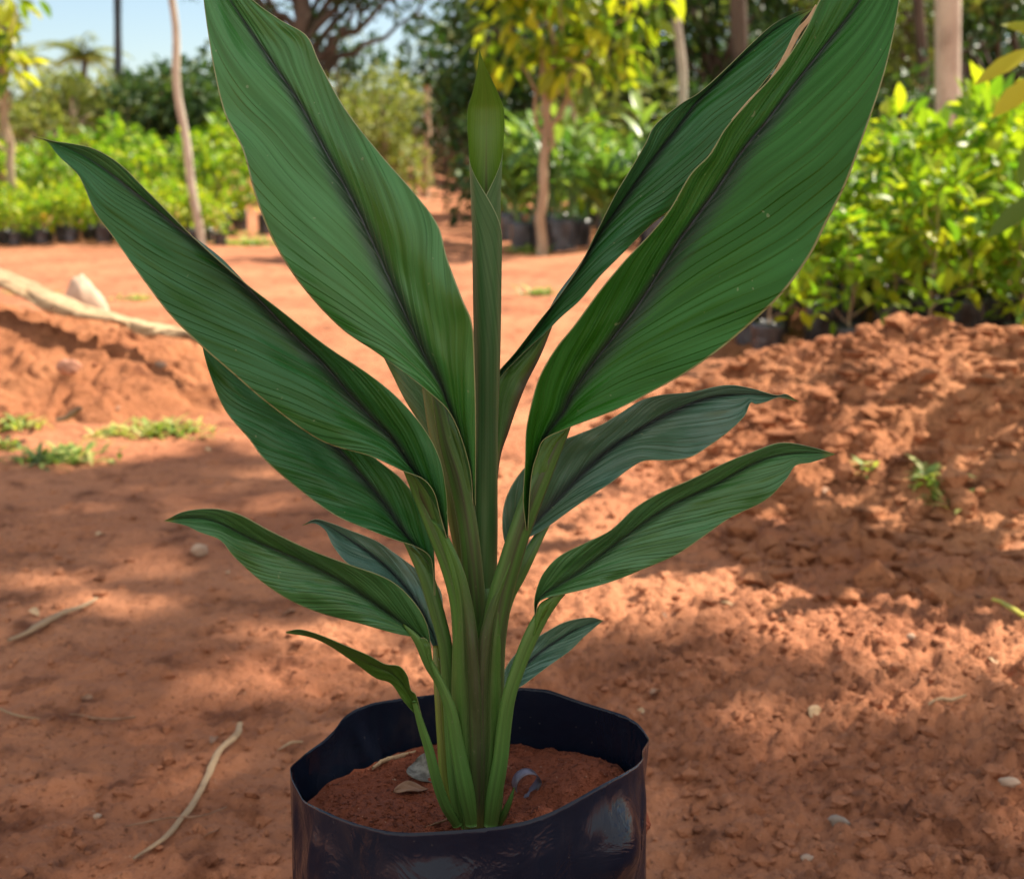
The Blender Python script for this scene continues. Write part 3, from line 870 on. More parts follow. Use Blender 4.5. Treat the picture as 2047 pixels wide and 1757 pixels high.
leaf_base(l4, [(826, 1276), (850, 1318), (866, 1352)], [(852, 1276), (860, 1292), (866, 1330), (872, 1352)], .838, .844, M_base_l)

# --- middle right leaf with yellow tip
r3 = blade("leaf",
    [(1030, 1125), (1008, 1080), (1005, 1025), (1018, 980), (1046, 938), (1085, 905), (1120, 882), (1150, 870), (1200, 850), (1240, 826), (1280, 801), (1320, 790), (1380, 784), (1450, 770), (1500, 776), (1550, 790), (1572, 788), (1596, 803)],
    [(1034, 1125), (1041, 1085), (1085, 1060), (1140, 1020), (1190, 985), (1220, 966), (1260, 936), (1290, 921), (1340, 920), (1380, 914), (1420, 890), (1460, 860), (1488, 832), (1500, 806), (1512, 808), (1532, 803), (1560, 794), (1596, 803)],
    [(1032, 1125), (1045, 1075), (1075, 1040), (1111, 1003), (1156, 956), (1214, 901), (1282, 856), (1350, 819), (1420, 794), (1490, 788), (1550, 793), (1596, 803)],
    [0.885, 0.892, 0.905, 0.920, 0.935, 0.95], [-.003, -.012, -.016, -.012, -.006, 0], [-.003, -.006, -.008, -.010, -.006, 0], M_leaf_blue_sheen, wave=0.0022, seed=9, parent=plant)
stalk("petiole", [(1118, 1005, 4, .902), (1101, 1034, 12, .899), (1080, 1068, 20, .893), (1056, 1112, 28, .886), (1036, 1152, 30, .884), (1014, 1195, 30, .882), (1000, 1260, 26, .882), (992, 1360, 26, .884)], M_sheath_green, r3)

# --- lower right leaf
r4 = blade("leaf",
    [(1066, 1262), (1069, 1235), (1068, 1202), (1075, 1170), (1090, 1140), (1120, 1110), (1170, 1085), (1220, 1060), (1270, 1015), (1320, 985), (1380, 959), (1450, 925), (1500, 905), (1560, 885), (1620, 893), (1670, 908)],
    [(1068, 1262), (1072, 1225), (1078, 1203), (1100, 1193), (1130, 1187), (1180, 1175), (1230, 1160), (1280, 1140), (1350, 1110), (1410, 1070), (1460, 1035), (1530, 1000), (1570, 960), (1590, 931), (1622, 924), (1670, 908)],
    [(1067, 1262), (1070, 1222), (1082, 1193), (1120, 1168), (1163, 1140), (1197, 1113), (1265, 1061), (1334, 1014), (1432, 967), (1518, 921), (1590, 906), (1670, 908)],
    [0.850, 0.838, 0.830, 0.825, 0.825, 0.83], [-.002, -.006, -.010, -.010, -.006, 0], [-.002, -.008, -.008, -.008, -.004, 0], M_leaf_plain, wave=0.0016, seed=10, parent=plant)
stalk("petiole", [(1146, 1160, 4, .838), (1126, 1180, 14, .839), (1106, 1201, 24, .842), (1086, 1226, 30, .846), (1060, 1275, 32, .848), (1038, 1330, 30, .850), (1018, 1390, 30, .852), (1008, 1450, 32, .855), (1000, 1520, 34, .858), (988, 1590, 36, .862), (980, 1648, 34, .866)], M_sheath_green, r4)

leaf_base(r4, [(1062, 1270), (1070, 1232), (1080, 1206), (1104, 1193)], [(1072, 1268), (1092, 1230), (1112, 1208), (1130, 1188)], .842, .838, M_base_r)

# --- lowest right leaf, behind
r5 = blade("leaf",
    [(1000, 1440), (1000, 1385), (1004, 1352), (1020, 1320), (1050, 1289), (1090, 1264), (1130, 1243), (1178, 1234), (1206, 1240)],
    [(1006, 1440), (1012, 1395), (1035, 1376), (1052, 1365), (1090, 1336), (1140, 1300), (1165, 1275), (1182, 1260), (1206, 1240)],
    [(1003, 1440), (1008, 1390), (1022, 1360), (1048, 1330), (1090, 1296), (1140, 1264), (1180, 1246), (1206, 1240)],
    [0.91, 0.94, 0.97, 0.99], [-.002, -.008, -.006, 0], [-.002, -.006, -.006, 0], M_leaf_blue_sheen, nv=110, wave=0.001, seed=11, parent=plant)

# --- half hidden leaf at the back, only its pale back and olive stalk show
l7 = blade("leaf",
    [(905, 1010), (892, 960), (872, 900), (845, 855), (810, 800), (785, 750), (760, 700), (735, 640), (720, 570), (740, 500)],
    [(912, 1010), (915, 940), (910, 880), (902, 820), (885, 760), (870, 700), (850, 640), (820, 570), (740, 500)],
    [(909, 1010), (898, 930), (880, 870), (860, 800), (830, 740), (805, 690), (785, 630), (765, 570), (740, 500)],
    [0.925, 0.945, 0.965, 0.98, 1.0], [0, .010, .012, .008, 0], [0, .010, .012, .008, 0], M_leaf_back, nv=90, parent=plant)
stalk("petiole", [(852, 770, 18, .938), (870, 845, 34, .930), (889, 920, 40, .920), (903, 985, 38, .912), (912, 1050, 30, .905), (919, 1110, 22, .90), (928, 1200, 18, .896)], M_sheath_olive, l7)

def wrap_mat(name, flip):
    k = NT(name)
    u_, v_ = k.uv()
    q_ = k.math('SUBTRACT', 1.0, u_) if flip else u_          # 1 at the inner margin
    st = k.noise(1.0, 4, 0.6, k.comb(k.math('MULTIPLY', u_, 22.0), k.math('MULTIPLY', v_, 2.0)))
    cc = k.mix(k.mapr(st, 0.35, 0.65), (0.048, 0.135, 0.018), (0.070, 0.175, 0.028))
    pu = k.math('MULTIPLY', k.mapr(q_, 0.05, 0.70), k.mapr(v_, 0.95, 0.55))
    cc = k.mix(k.math('MULTIPLY', pu, k.mapr(st, 0.3, 0.7, 0.55, 0.95)), cc, (0.036, 0.022, 0.018))
    cc = k.mix(k.mapr(v_, 0.10, 0.0, 0, 0.6), cc, (0.13, 0.14, 0.03))
    cc = k.mix(k.mapr(q_, 0.962, 0.985, 0, 0.75), cc, (0.13, 0.17, 0.06))
    sp = k.noise(330.0, 1, 0.5, k.obj())
    cc = k.mix(k.mapr(sp, 0.70, 0.78, 0.0, 0.4), cc, (0.16, 0.15, 0.09))
    k.base(cc); k.rough(0.40); k.spec(0.42); k.bump(st, 0.45, 0.0014)
    return k.m


def wrap(left, right, Ym, eL, eR, mat):
    l_, r_ = smooth_curve(left, 12), smooth_curve(right, 12)
    blade("sheath", left, right, [tuple(q) for q in (l_ + r_) / 2], Ym, eL, eR, mat, nv=110, nu=31, parent=plant, bul=0.75)


wrap([(930, 1662), (908, 1500), (903, 1380), (905, 1280), (906, 1205), (893, 1130), (873, 1065), (862, 1040)], [(962, 1662), (969, 1500), (966, 1380), (957, 1288), (943, 1200), (921, 1125), (884, 1052), (863, 1038)], [.862, .856, .855, .855, .855], [.012, .012, .010, .006, .004], [.001, .001, .001, .001, .003], wrap_mat("outer_sheath_left", False))
wrap([(952, 1662), (949, 1500), (948, 1380), (956, 1286), (976, 1215), (1004, 1150), (1032, 1075), (1052, 1030)], [(982, 1662), (1002, 1500), (1006, 1380), (1009, 1280), (1015, 1205), (1036, 1140), (1056, 1070), (1056, 1030)], [.864, .858, .857, .856, .854], [.001, .001, .001, .001, .003], [.012, .012, .010, .006, .004], wrap_mat("outer_sheath_right", True))

# --- rolled youngest leaf (a spiral sheet that opens at the top)
ax = smooth_curve([(956, 1300), (960, 1180), (967, 1040), (971, 850), (973, 700), (973, 560), (973, 470), (972, 390), (972, 300), (972, 230), (970, 180), (963, 135), (958, 100)], 130)
hw = smooth_curve([(1120, 30), (1000, 27), (850, 24), (700, 26), (560, 28), (470, 29), (390, 31.5), (300, 35), (230, 39), (180, 25), (135, 9), (100, 0.6)], 130)
nu = 61
Vs, UVs = np.zeros((130, nu, 3)), np.zeros((130, nu, 2))
for i in range(130):
    x0, y0 = ax[i]
    w = np.interp(-y0, -np.array([1300, 1120, 1000, 850, 700, 560, 470, 390, 300, 255, 215, 180, 135, 112, 100.]), np.array([38, 29, 25, 23, 26, 28, 29, 31, 35, 38.5, 37, 24, 8, 2.5, 0.6]))
    Aa = np.interp(-y0, -np.array([1120, 700, 560, 470, 392, 310, 250, 180, 100.]), np.radians([430, 400, 320, 262, 182, 92, 72, 62, 60]))
    Ba = np.interp(-y0, -np.array([1120, 700, 560, 470, 390, 345, 300, 250, 180, 100.]), np.radians([300, 290, 270, 240, 180, 135, 92, 72, 62, 60]))
    for j in range(nu):
        q = j / (nu - 1) * 2 - 1
        ang_ = q * (Aa if q < 0 else Ba)
        rad = w / max(math.sin(min(max(Aa, Ba), math.pi / 2)), 0.5)
        rad *= (1.0 + 0.018 * (-ang_) - 0.02)
        dx = rad * math.sin(ang_)
        back = rad * math.cos(ang_)
        dep = 0.893 + (back) / F * 0.89 * 1.0
        Vs[i, j] = P(x0 + dx, y0, dep); UVs[i, j] = (0.5 + 0.5 * q, 0.15 + 0.85 * i / 129)
k = NT("rolled_leaf")
u_, v_ = k.uv()
a_ = k.math('ABSOLUTE', k.math('MULTIPLY_ADD', u_, 2.0, -1.0))
geo = k.new("ShaderNodeNewGeometry")
st = k.noise(1.0, 3, 0.5, k.comb(k.math('MULTIPLY', u_, 60.0), k.math('MULTIPLY', v_, 1.5)))
outer = k.mix(k.mapr(st, 0.35, 0.65), (0.034, 0.105, 0.028), (0.058, 0.150, 0.046))
outer = k.mix(k.mapr(v_, 0.15, 0.45, 0.5, 0.0), outer, (0.075, 0.135, 0.030))
inner = k.mix(k.mapr(st, 0.35, 0.65), (0.075, 0.165, 0.010), (0.100, 0.205, 0.018))
mid_ = k.math('MULTIPLY', k.math('SUBTRACT', 1.0, k.mapr(a_, 0.006, 0.05)), k.mapr(v_, 0.95, 0.70, 0.15, 0.9))
inner = k.mix(mid_, inner, (0.06, 0.030, 0.008))
cc = k.mix(geo.outputs["Backfacing"], inner, outer)
cc = k.mix(k.mapr(a_, 0.975, 0.995, 0, .8), cc, (0.30, 0.38, 0.20))
k.base(cc); k.rough(0.42); k.spec(0.4); k.bump(st, 0.3, 0.001); k.translucent(k.mix(0.4, cc, (0.12, 0.25, 0.02)), 0.15)
M_rolled = k.m
rolled = mesh("rolled_leaf", Vs.reshape(-1, 3), grid_faces(130, nu), M_rolled, UVs.reshape(-1, 2), parent=plant)

# --- pseudostem core and the little side shoot
stalk("pseudostem", [(957, 1662, 84, .892), (956, 1600, 108, .892), (955, 1500, 112, .890), (955, 1400, 100, .889), (957, 1300, 92, .888), (961, 1200, 72, .887), (962, 1170, 50, .892), (962, 1150, 20, .896)], M_sheath, plant, 0.8, 32, 80)
stalk("side_shoot", [(1028, 1573, 2, .868), (1020, 1598, 11, .868), (1007, 1628, 16, .870), (996, 1650, 14, .874)], M_sheath_green, plant)
# ------------------------------------------------------------------ litter in the bag and on the yard


def strip(name, pts, width, mat, label, cat, sag=0.0, thick=0.002, group=None, round_=True):
    """a stalk lying along world points"""
    p = smooth_curve(pts, 40)
    n = len(p)
    w = np.array([np.interp(t, np.linspace(0, 1, len(width)), width) for t in np.linspace(0, 1, n)])
    w = w * (1 + 0.22 * fbm(np.linspace(0, 9, n), np.zeros(n) + p[0, 0] * 50, 2, 3))
    p[:, :2] += 0.15 * w[:, None] * np.stack([fbm(np.linspace(0, 12, n), np.zeros(n), 2, 5), fbm(np.linspace(0, 12, n), np.zeros(n), 2, 6)], 1)
    if p[0, 1] > 1.1 or p[-1, 1] > 1.1:
        p[:, 2] = np.maximum(p[:, 2], np.array([surf_z(q[0], q[1]) for q in p]) + w * .35 + .001)
        p[:, 2] = np.convolve(np.pad(p[:, 2], 9, mode='edge'), np.ones(19) / 19, 'valid') + .003
    V, Fq, uv = tube_arrays(p, w * 0.5, 8, 0.6 if round_ else 0.25)
    o = mesh(name, V, Fq, mat, uv)
    return tag(o, label, cat, group)


def gpts(pl, lift=0.004):
    out = []
    for q in pl:
        g = G(q[0], q[1]); z = surf_z(g[0], g[1])
        g = G(q[0], q[1], z + lift + (q[2] if len(q) > 2 else 0))
        out.append(g)
    return out


strip("dry_stalk", gpts([(268, 1720), (330, 1680), (385, 1620), (415, 1560), (440, 1515), (470, 1470), (482, 1450)]), [.004, .008, .009, .008, .010, .011, .008], M_wood_dry, "long curved tan stalk lying on the soil left of the bag", "stalk")
strip("dry_stalk", gpts([(18, 1286), (70, 1262), (120, 1235), (165, 1215), (195, 1200)], .006), [.008, .013, .014, .012, .006], M_wood_dry, "thick pale brown stick lying on the soil at the left edge", "stick")
strip("dry_stalk", gpts([(556, 1503), (580, 1490), (606, 1485)]), [.003, .004, .003], M_wood_dry, "short straw bit just behind the left rim of the bag", "straw")
strip("dry_stalk", gpts([(1856, 1415), (1895, 1405), (1932, 1394)]), [.004, .007, .003], M_board, "short white stick on the soil right of the bag", "stick")
strip("dry_stalk", gpts([(140, 1432), (190, 1442), (240, 1441), (272, 1437)]), [.002, .005, .005, .003], M_drybrown, "thin dry grass blade flat on the shaded soil", "grass blade")
strip("dry_stalk", gpts([(0, 1425), (40, 1434), (80, 1442)]), [.004, .004, .002], M_wood_dry, "thin straw running off the left edge of the yard", "straw")
strip("dry_stalk", gpts([(250, 1655), (330, 1642), (400, 1632), (455, 1620)]), [.002, .003, .003, .002], M_drybrown, "thin dark twig crossing under the long curved stalk", "twig")
strip("dry_stalk", gpts([(115, 846), (140, 832), (165, 815)], .015), [.012, .018, .008], M_wood_dry, "small weathered stick on the slope of the left heap", "stick")
strip("bent_grass", gpts([(1985, 1200), (2010, 1212), (2050, 1236)], .02), [.008, .012, .010], foliage_mat("yellow_stem", [(0, (0.45, 0.42, 0.06)), (1, (0.5, 0.45, 0.08))], 0.2), "yellow green stem lying at the right edge of the yard", "stem")


def pebble(px, py, wpx, mat, label, flat=0.6, seed=0, asp=0.75):
    g = G(px, py); z = surf_z(g[0], g[1]); g = G(px, py, z)
    s_ = wpx * 0.5 / F * g[1]
    V0, F0 = lump_proto(3)
    rg = np.random.default_rng(seed)
    d = 1 + 0.35 * fbm(V0[:, 0] * 1.3 + seed, V0[:, 1] * 1.3 + V0[:, 2] * 1.7, 3, seed)
    V = V0 * d[:, None] * s_ * np.array([1, asp, flat])
    o = mesh("stone", V, F0, mat); o.location = (g[0], g[1], z + s_ * flat * 0.45); o.rotation_euler = (0, 0, rg.random() * 1.2 - .6)
    return tag(o, label, "stone")


pebble(1676, 1646, 46, M_stone_grey, "knobbly pale grey stone in front of two small dark clods, right of the bag", .6, 3)
pebble(400, 1106, 34, M_stone, "round tan stone below the tip of the lowest left leaf", .8, 4)
pebble(1292, 1383, 34, M_stone_pink, "flat pinkish stone just behind the right rim of the bag", .4, 5)
pebble(1822, 1277, 20, M_stone, "small round white stone on the right side of the yard", .8, 6)
pebble(2018, 1565, 46, M_stone, "flat beige stone at the lower right edge of the yard", .4, 8)
pebble(195, 1634, 18, M_stone, "small cream stone on the shaded soil left of the long stalk", .7, 10)
pebble(138, 742, 50, M_stone_pink, "reddish lump casting a dark shadow on the left heap", .7, 11)
pebble(320, 735, 26, M_stone, "yellowish stone below the end of the palm sheath", .7, 12)
pebble(1612, 1718, 30, M_stone, "pale broken stone near the bottom of the yard, right of the bag", .5, 14)
pebble(222, 725, 40, M_stone_pink, "brown clod half way down the left heap", .7, 15)

# curved husk at (1630,1400)
g = G(1628, 1418)
hu = []
for i in range(16):
    for j in range(12):
        a, b = (i / 15 - .5) * 2.0, (j / 11 - .5) * 2.4
        hu.append([0.014 * math.sin(b) * math.cos(a * .8), 0.010 * math.sin(a), 0.012 * math.cos(b) * math.cos(a) + 0.004 * math.sin(3 * a)])
o = mesh("dry_husk", np.array(hu), grid_faces(16, 12), M_shell)
o.location = (g[0], g[1], surf_z(g[0], g[1]) + .001); o.rotation_euler = (0.2, 0.3, 0.5)
so = o.modifiers.new("t", 'SOLIDIFY'); so.thickness = 0.001
tag(o, "curled tan seed husk beside a cluster of small burrow holes", "husk")


def dry_leaf(name, c, length, width, rz, tilt, mat, label, curl=0.6):
    n, m = 22, 11
    V = []
    for i in range(n):
        t = i / (n - 1)
        w = width * math.sin(math.pi * min(1, t ** 0.8)) ** 0.8
        for j in range(m):
            u = j / (m - 1) * 2 - 1
            V.append([(t - .5) * length, u * w, curl * w * u * u + 0.12 * length * math.sin(t * 5) * .4 + 0.02 * length * math.sin(u * 9 + t * 11)])
    o = mesh(name, np.array(V), grid_faces(n, m), mat)
    o.location = c; o.rotation_euler = (tilt, 0.1, rz)
    so = o.modifiers.new("t", 'SOLIDIFY'); so.thickness = 0.0006
    return tag(o, label, "dry leaf")


def pot_pt(px, py, lift=0.002):
    g = G(px, py, SOIL_Z)
    z = float(soil_h(g[0:1], g[1:2])[0]); g = G(px, py, z)
    return (g[0], g[1], z + lift)


dry_leaf("dry_leaf", pot_pt(852, 1556, .006), 0.034, 0.013, -0.9, 0.55, M_drygrey, "grey mottled dry leaf on the soil in the bag, left of the stem")
dry_leaf("dry_leaf", pot_pt(822, 1588, .004), 0.030, 0.006, 0.45, 0.3, M_drybrown, "small brown and green dry leaf on the soil in the bag")
strip("twig", [np.array(pot_pt(x, y, .003)) for x, y in ((746, 1541), (765, 1528), (790, 1520), (812, 1514), (832, 1507))], [.003, .005, .005, .004, .002], M_wood_dry, "tan bark strip at the back of the soil in the bag", "twig")
strip("twig", [np.array(pot_pt(x, y, .003)) for x, y in ((850, 1660), (880, 1650), (905, 1642), (915, 1650))], [.0015, .002, .003, .0015], M_drybrown, "thin rootlet on the soil at the foot of the stem", "rootlet")
# curled plastic strip, right of the stem
cl = []
c0 = np.array(pot_pt(1052, 1590, 0))
for i in range(40):
    t = i / 39; a = -2.6 + t * 4.3
    r = 0.0085
    if t < .72: q = np.array([r * math.cos(a + 1.2) * 1.0, 0.004 * t, 0.010 + r * math.sin(a + 1.2)])
    for j in range(2): pass
    cl.append((t, a))
Vc = []
for t, a in cl:
    aa_ = math.radians(200 - 260 * t)
    r = 0.0100 + 0.0015 * t
    ext = max(0, t - .75) * 0.05
    x = r * math.cos(aa_) - ext * 0.9; z = 0.0105 + r * math.sin(aa_) - ext * 0.35
    for j in range(4):
        Vc.append([x, (j / 3 - .5) * 0.011, max(z, 0.0006)])
o = mesh("plastic_strip", np.array(Vc), grid_faces(40, 4), plain_mat("grey_plastic", (0.16, 0.13, 0.15), (0.07, 0.06, 0.07), 60, 0.35, 0.2, 0.002, 0.5))
o.location = c0; o.rotation_euler = (0, 0, 0.35)
so = o.modifiers.new("t", 'SOLIDIFY'); so.thickness = 0.0006
tag(o, "curled strip of dark plastic on the soil in the bag, right of the stem", "plastic strip")

# scraps of leaf litter
rgl = np.random.default_rng(8)
for i in range(26):
    Y_ = 1.25 * (3.6 / 1.25) ** rgl.random(); x_ = rgl.uniform(-.42, .42) * Y_
    if abs(x_) < .2 and Y_ < 1.4: x_ += .45
    z_ = surf_z(x_, Y_)
    dry_leaf("leaf_scrap", (x_, Y_, z_ + .004), rgl.uniform(.014, .036), rgl.uniform(.003, .009), rgl.random() * 6, rgl.uniform(-.3, .3), M_drybrown if i % 3 else M_shell, "small scrap of dry leaf or bark strewn on the bare soil")["group"] = "scraps of leaf litter on the yard"

# dry palm sheath lying on the left heap, and the upright slab behind it
def at(px, py, Y): return P(px, py, Y)


shp = smooth_curve([tuple(at(x_, y_, Y_)) for x_, y_, Y_ in ((-60, 556, 4.3), (20, 594, 4.2), (90, 628, 4.1), (160, 652, 4.02), (225, 668, 3.98), (290, 686, 3.95), (350, 694, 3.9), (430, 710, 3.85))], 60)
Vb_, n_ = [], 14
for i in range(60):
    t = i / 59
    w = np.interp(t, [0, .2, .4, .55, .7, 1], [.045, .055, .095, .060, .032, .026])
    for j in range(n_):
        a = j / (n_ - 1) * math.pi
        Vb_.append(shp[i] + np.array([0.02 * math.sin(t * 20 + j), -w * math.cos(a), 0.22 * w * math.sin(a) + 0.035 + 0.012 * float(vnoise(np.array([t * 14]), np.array([j * .7]), 4)[0]) + 0.004 * math.sin(t * 31 + j * 2)]))
o = mesh("palm_sheath", np.array(Vb_), grid_faces(60, n_), M_board)
so = o.modifiers.new("t", 'SOLIDIFY'); so.thickness = 0.012
tag(o, "long cream dry palm sheath lying across the left soil heap", "palm sheath")
cs = at(162, 628, 4.5)
V0, F0 = lump_proto(3)
tt = V0[:, 2] * .5 + .5
d = 1 + 0.25 * fbm(V0[:, 0] * 1.5, V0[:, 2] * 1.5 + V0[:, 1], 3, 4)
V = np.stack([V0[:, 0] * (1.12 - 0.85 * tt) * 0.13 + 0.01 * tt, V0[:, 1] * (1.1 - .6 * tt) * 0.07, V0[:, 2] * 0.125], 1) * d[:, None]
o = mesh("stone", V, F0, plain_mat("tan_slab", (0.55, 0.40, 0.29), (0.46, 0.32, 0.22), 9, 0.85)); o.location = (cs[0], cs[1], cs[2] + 0.02)
tag(o, "pale triangular stone standing behind the palm sheath", "stone")

# ------------------------------------------------------------------ leaf clouds


def leaf_arrays(Pp, D, N, ln, wd, fold=0.18, droop=0.2, tint=None):
    """many small pointed leaves: base points Pp, directions D, normals N, lengths, widths"""
    n = len(Pp)
    D = D / (np.linalg.norm(D, axis=1)[:, None] + 1e-9)
    S = np.cross(D, N); S /= np.linalg.norm(S, axis=1)[:, None] + 1e-9
    N = np.cross(S, D)
    ln = np.broadcast_to(ln, (n,))[:, None]; wd = np.broadcast_to(wd, (n,))[:, None]
    rowsV = []
    for t, w in ((0.0, 0.02), (0.28, 0.80), (0.55, 1.0), (0.80, 0.62), (1.0, 0.0)):
        c = Pp + D * ln * t - N * (droop * ln * t * t)
        if w == 0.0: rowsV += [c]
        else:
            rowsV += [c - S * wd * w * .5 + N * wd * fold * w, c, c + S * wd * w * .5 + N * wd * fold * w]
    V = np.stack(rowsV, 1)                      # n,13,3
    base = np.array([[0, 1, 4, 3], [1, 2, 5, 4], [3, 4, 7, 6], [4, 5, 8, 7], [6, 7, 10, 9], [7, 8, 11, 10]])
    tri = np.array([[9, 10, 12], [10, 11, 12]])
    off = (np.arange(n) * 13)[:, None, None]
    Fq = (base[None] + off).reshape(-1, 4).tolist() + (tri[None] + off).reshape(-1, 3).tolist()
    tt = RNG.random(n) if tint is None else tint
    return V.reshape(-1, 3), Fq, np.repeat(tt, 13)


def rdir(n, rg):
    v = rg.normal(size=(n, 3)); return v / np.linalg.norm(v, axis=1)[:, None]


def tint_dist(n, rg, bias): return np.clip(rg.beta(1.6 * bias + .4, 1.6 * (1 - bias) + .4, n), 0, 1)


def limb(p0, p1, r0, r1, rg, wob=0.06, n=8):
    t = np.linspace(0, 1, n)[:, None]
    L = np.linalg.norm(np.array(p1) - np.array(p0))
    p = np.array(p0) * (1 - t) + np.array(p1) * t
    p[1:-1] += rg.normal(size=(n - 2, 3)) * wob * L * 0.3
    return tube_arrays(p, np.linspace(r0, r1, n), 7)


def crown(centres, radii, nleaf, ln, wd, rg, bias, up=0.3, hang=0.3, shell=0.5):
    """leaves gathered in clumps; centres (k,3), radii (k,3)"""
    k = len(centres)
    wts = np.prod(radii, 1) ** (2 / 3); wts /= wts.sum()
    ids = rg.choice(k, nleaf, p=wts)
    d = rdir(nleaf, rg); r = rg.random(nleaf) ** (1 / 3)
    r = shell + (1 - shell) * r
    r = np.where(rg.random(nleaf) < .25, rg.random(nleaf) ** .5, r)
    pts = centres[ids] + d * r[:, None] * radii[ids]
    # sub-clumping: pull towards random twig tips
    tips = pts[rg.integers(0, nleaf, max(nleaf // 9, 1))]
    grp = rg.integers(0, len(tips), nleaf)
    near = tips[grp]
    ok = np.linalg.norm(near - pts, axis=1) < 1.5 * radii.mean()
    pts = np.where(ok[:, None], near + rdir(nleaf, rg) * ln * 0.5, pts)
    D = d * 0.6 + rdir(nleaf, rg) * 0.7 + np.array([0, 0, up - hang])
    N = rdir(nleaf, rg) * 0.6 + np.array([0, 0, 1.0])
    sc = rg.uniform(0.7, 1.25, nleaf)
    cb = rg.random(len(tips)) * 0.5 - 0.25
    tint = np.clip(tint_dist(nleaf, rg, bias) * .75 + bias * .25 + np.where(ok, cb[grp], 0) * .6, 0, 1)
    return leaf_arrays(pts, D, N, ln * sc, wd * sc, tint=tint)


# ------------------------------------------------------------------ potted saplings (built once per kind, then copied)
def sapling_proto(name, label, seed, h, nleaf, ln, wd, group, bagr=.075, bagh=.20, spread=.20, bias=.55, mat=None):
    rg = np.random.default_rng(seed)
    t = thing(name, label, "sapling", (0, 0, 0), 0, group)
    rows_, n = 9, 18
    a = np.linspace(0, 2 * np.pi, n, endpoint=False)
    Vb = []
    for i in range(rows_):
        q = i / (rows_ - 1)
        rr_ = bagr * (1 + 0.10 * fbm(np.cos(a) * 1.5 + seed, np.sin(a) * 1.5 + q * 2, 2, seed)) * (0.9 + 0.12 * q)
        Vb.append(np.stack([np.cos(a) * rr_, np.sin(a) * rr_, np.full(n, q * bagh) + (0.012 * fbm(np.cos(a) * 2, np.sin(a) * 2, 2, seed + 3) if i == rows_ - 1 else 0)], 1))
    for q in (0.93, 0.05):
        Vb.append(np.stack([np.cos(a) * bagr * q, np.sin(a) * bagr * q, np.full(n, bagh * .88)], 1))
    Fb = grid_faces(rows_ + 2, n, True)
    mesh("bag", np.vstack(Vb), Fb, M_bag_far, parent=t)
    z0 = bagh * .85
    parts = [limb((0, 0, z0), (rg.normal() * .02, rg.normal() * .02, h * .92), .006, .003, rg)]
    cs, rs = [], []
    nb = 9
    for b in range(nb):
        zz = z0 + (h - z0) * (0.10 + 0.82 * b / (nb - 1)); az = b * 2.4 + rg.random()
        rad = spread * (1.0 - 0.45 * b / nb) * rg.uniform(.6, 1.1)
        e = np.array([math.cos(az) * rad, math.sin(az) * rad, zz + .08])
        parts.append(limb((0, 0, zz - .03), e, .003, .0015, rg, n=5))
        cs.append(e); rs.append([spread * .48, spread * .48, .09])
    cs.append([0, 0, h]); rs.append([spread * .5, spread * .5, .10])
    V, Fq, uv = merge(parts); mesh("stem", V, Fq, M_bark_tan, uv, parent=t)
    V, Fq, tn = crown(np.array(cs), np.array(rs), nleaf, ln, wd, rg, bias, .35, .1, .3)
    mesh("foliage", V, Fq, mat or M_fol_bed, attrs={"tint": tn}, parent=t)
    return t


GB = "potted saplings packed in the right-hand bed"
lab = "bushy yellow-green sapling in a black bag within the dense right-hand bed"
protos = [sapling_proto("potted_sapling", lab, 100 + i, h, nl, ln, wd, GB, spread=sp, bias=b) for i, (h, nl, ln, wd, sp, b) in enumerate(
    [(.80, 230, .105, .044, .21, .66), (.72, 210, .095, .042, .20, .56), (.88, 240, .115, .046, .22, .72), (.64, 190, .085, .040, .18, .60)])]
first = [True] * 4


def place(protos_, flags, x, y, rz, s_, label=None, group=None):
    i = random.randrange(len(protos_))
    z = gh(x, y) - .005
    if flags[i]:
        flags[i] = False; r = protos_[i]; r.location = (x, y, z); r.rotation_euler = (0, 0, rz); r.scale = (s_, s_, s_)
        if label: r["label"] = label
        if group: r["group"] = group
        return r
    return dup(protos_[i], (x, y, z), rz, s_, label, group)


for row in range(9):
    Y = 4.75 + row * 0.37
    x0 = 0.90 + 0.05 * row + (0.25 if row > 5 else 0)
    x1 = 0.46 * Y + .55
    x = x0 + random.uniform(0, .2)
    while x < x1:
        place(protos, first, x, Y + random.uniform(-.08, .08), random.uniform(0, 6.28), random.uniform(.86, 1.12) * (1.0 if row else .92))
        x += random.uniform(.27, .37)

GL = "small potted seedlings edging the left-hand bed"
lab = "low yellow-green seedling in a black bag along the front of the left bed"
pl = [sapling_proto("potted_seedling", lab, 200 + i, h, nl, .075, .042, GL, .07, .15, .13, .74) for i, (h, nl) in enumerate([(.40, 120), (.45, 140), (.36, 110)])]
fl = [True] * 3
for row in range(4):
    x = -6.3 + row * .1
    while x < -2.75 - row * 0.08:
        place(pl, fl, x, 11.9 + row * .32 + random.uniform(-.05, .05), random.uniform(0, 6.28), random.uniform(.85, 1.15))
        x += random.uniform(.22, .32)
GM = "taller potted saplings at the back of the left-hand bed"
lab = "knee-high olive-green sapling in a bag at the back of the left bed"
pm = [sapling_proto("potted_sapling", lab, 300 + i, h, nl, .12, .055, GM, .08, .2, .24, b) for i, (h, nl, b) in enumerate([(.95, 170, .56), (1.05, 190, .50), (.85, 160, .62)])]
fm = [True] * 3
for row in range(4):
    x = -7.4
    while x < -2.5 - (0.2 * row):
        place(pm, fm, x, 13.8 + row * .6 + random.uniform(-.1, .1), random.uniform(0, 6.28), random.uniform(.85, 1.2))
        x += random.uniform(.38, .55)

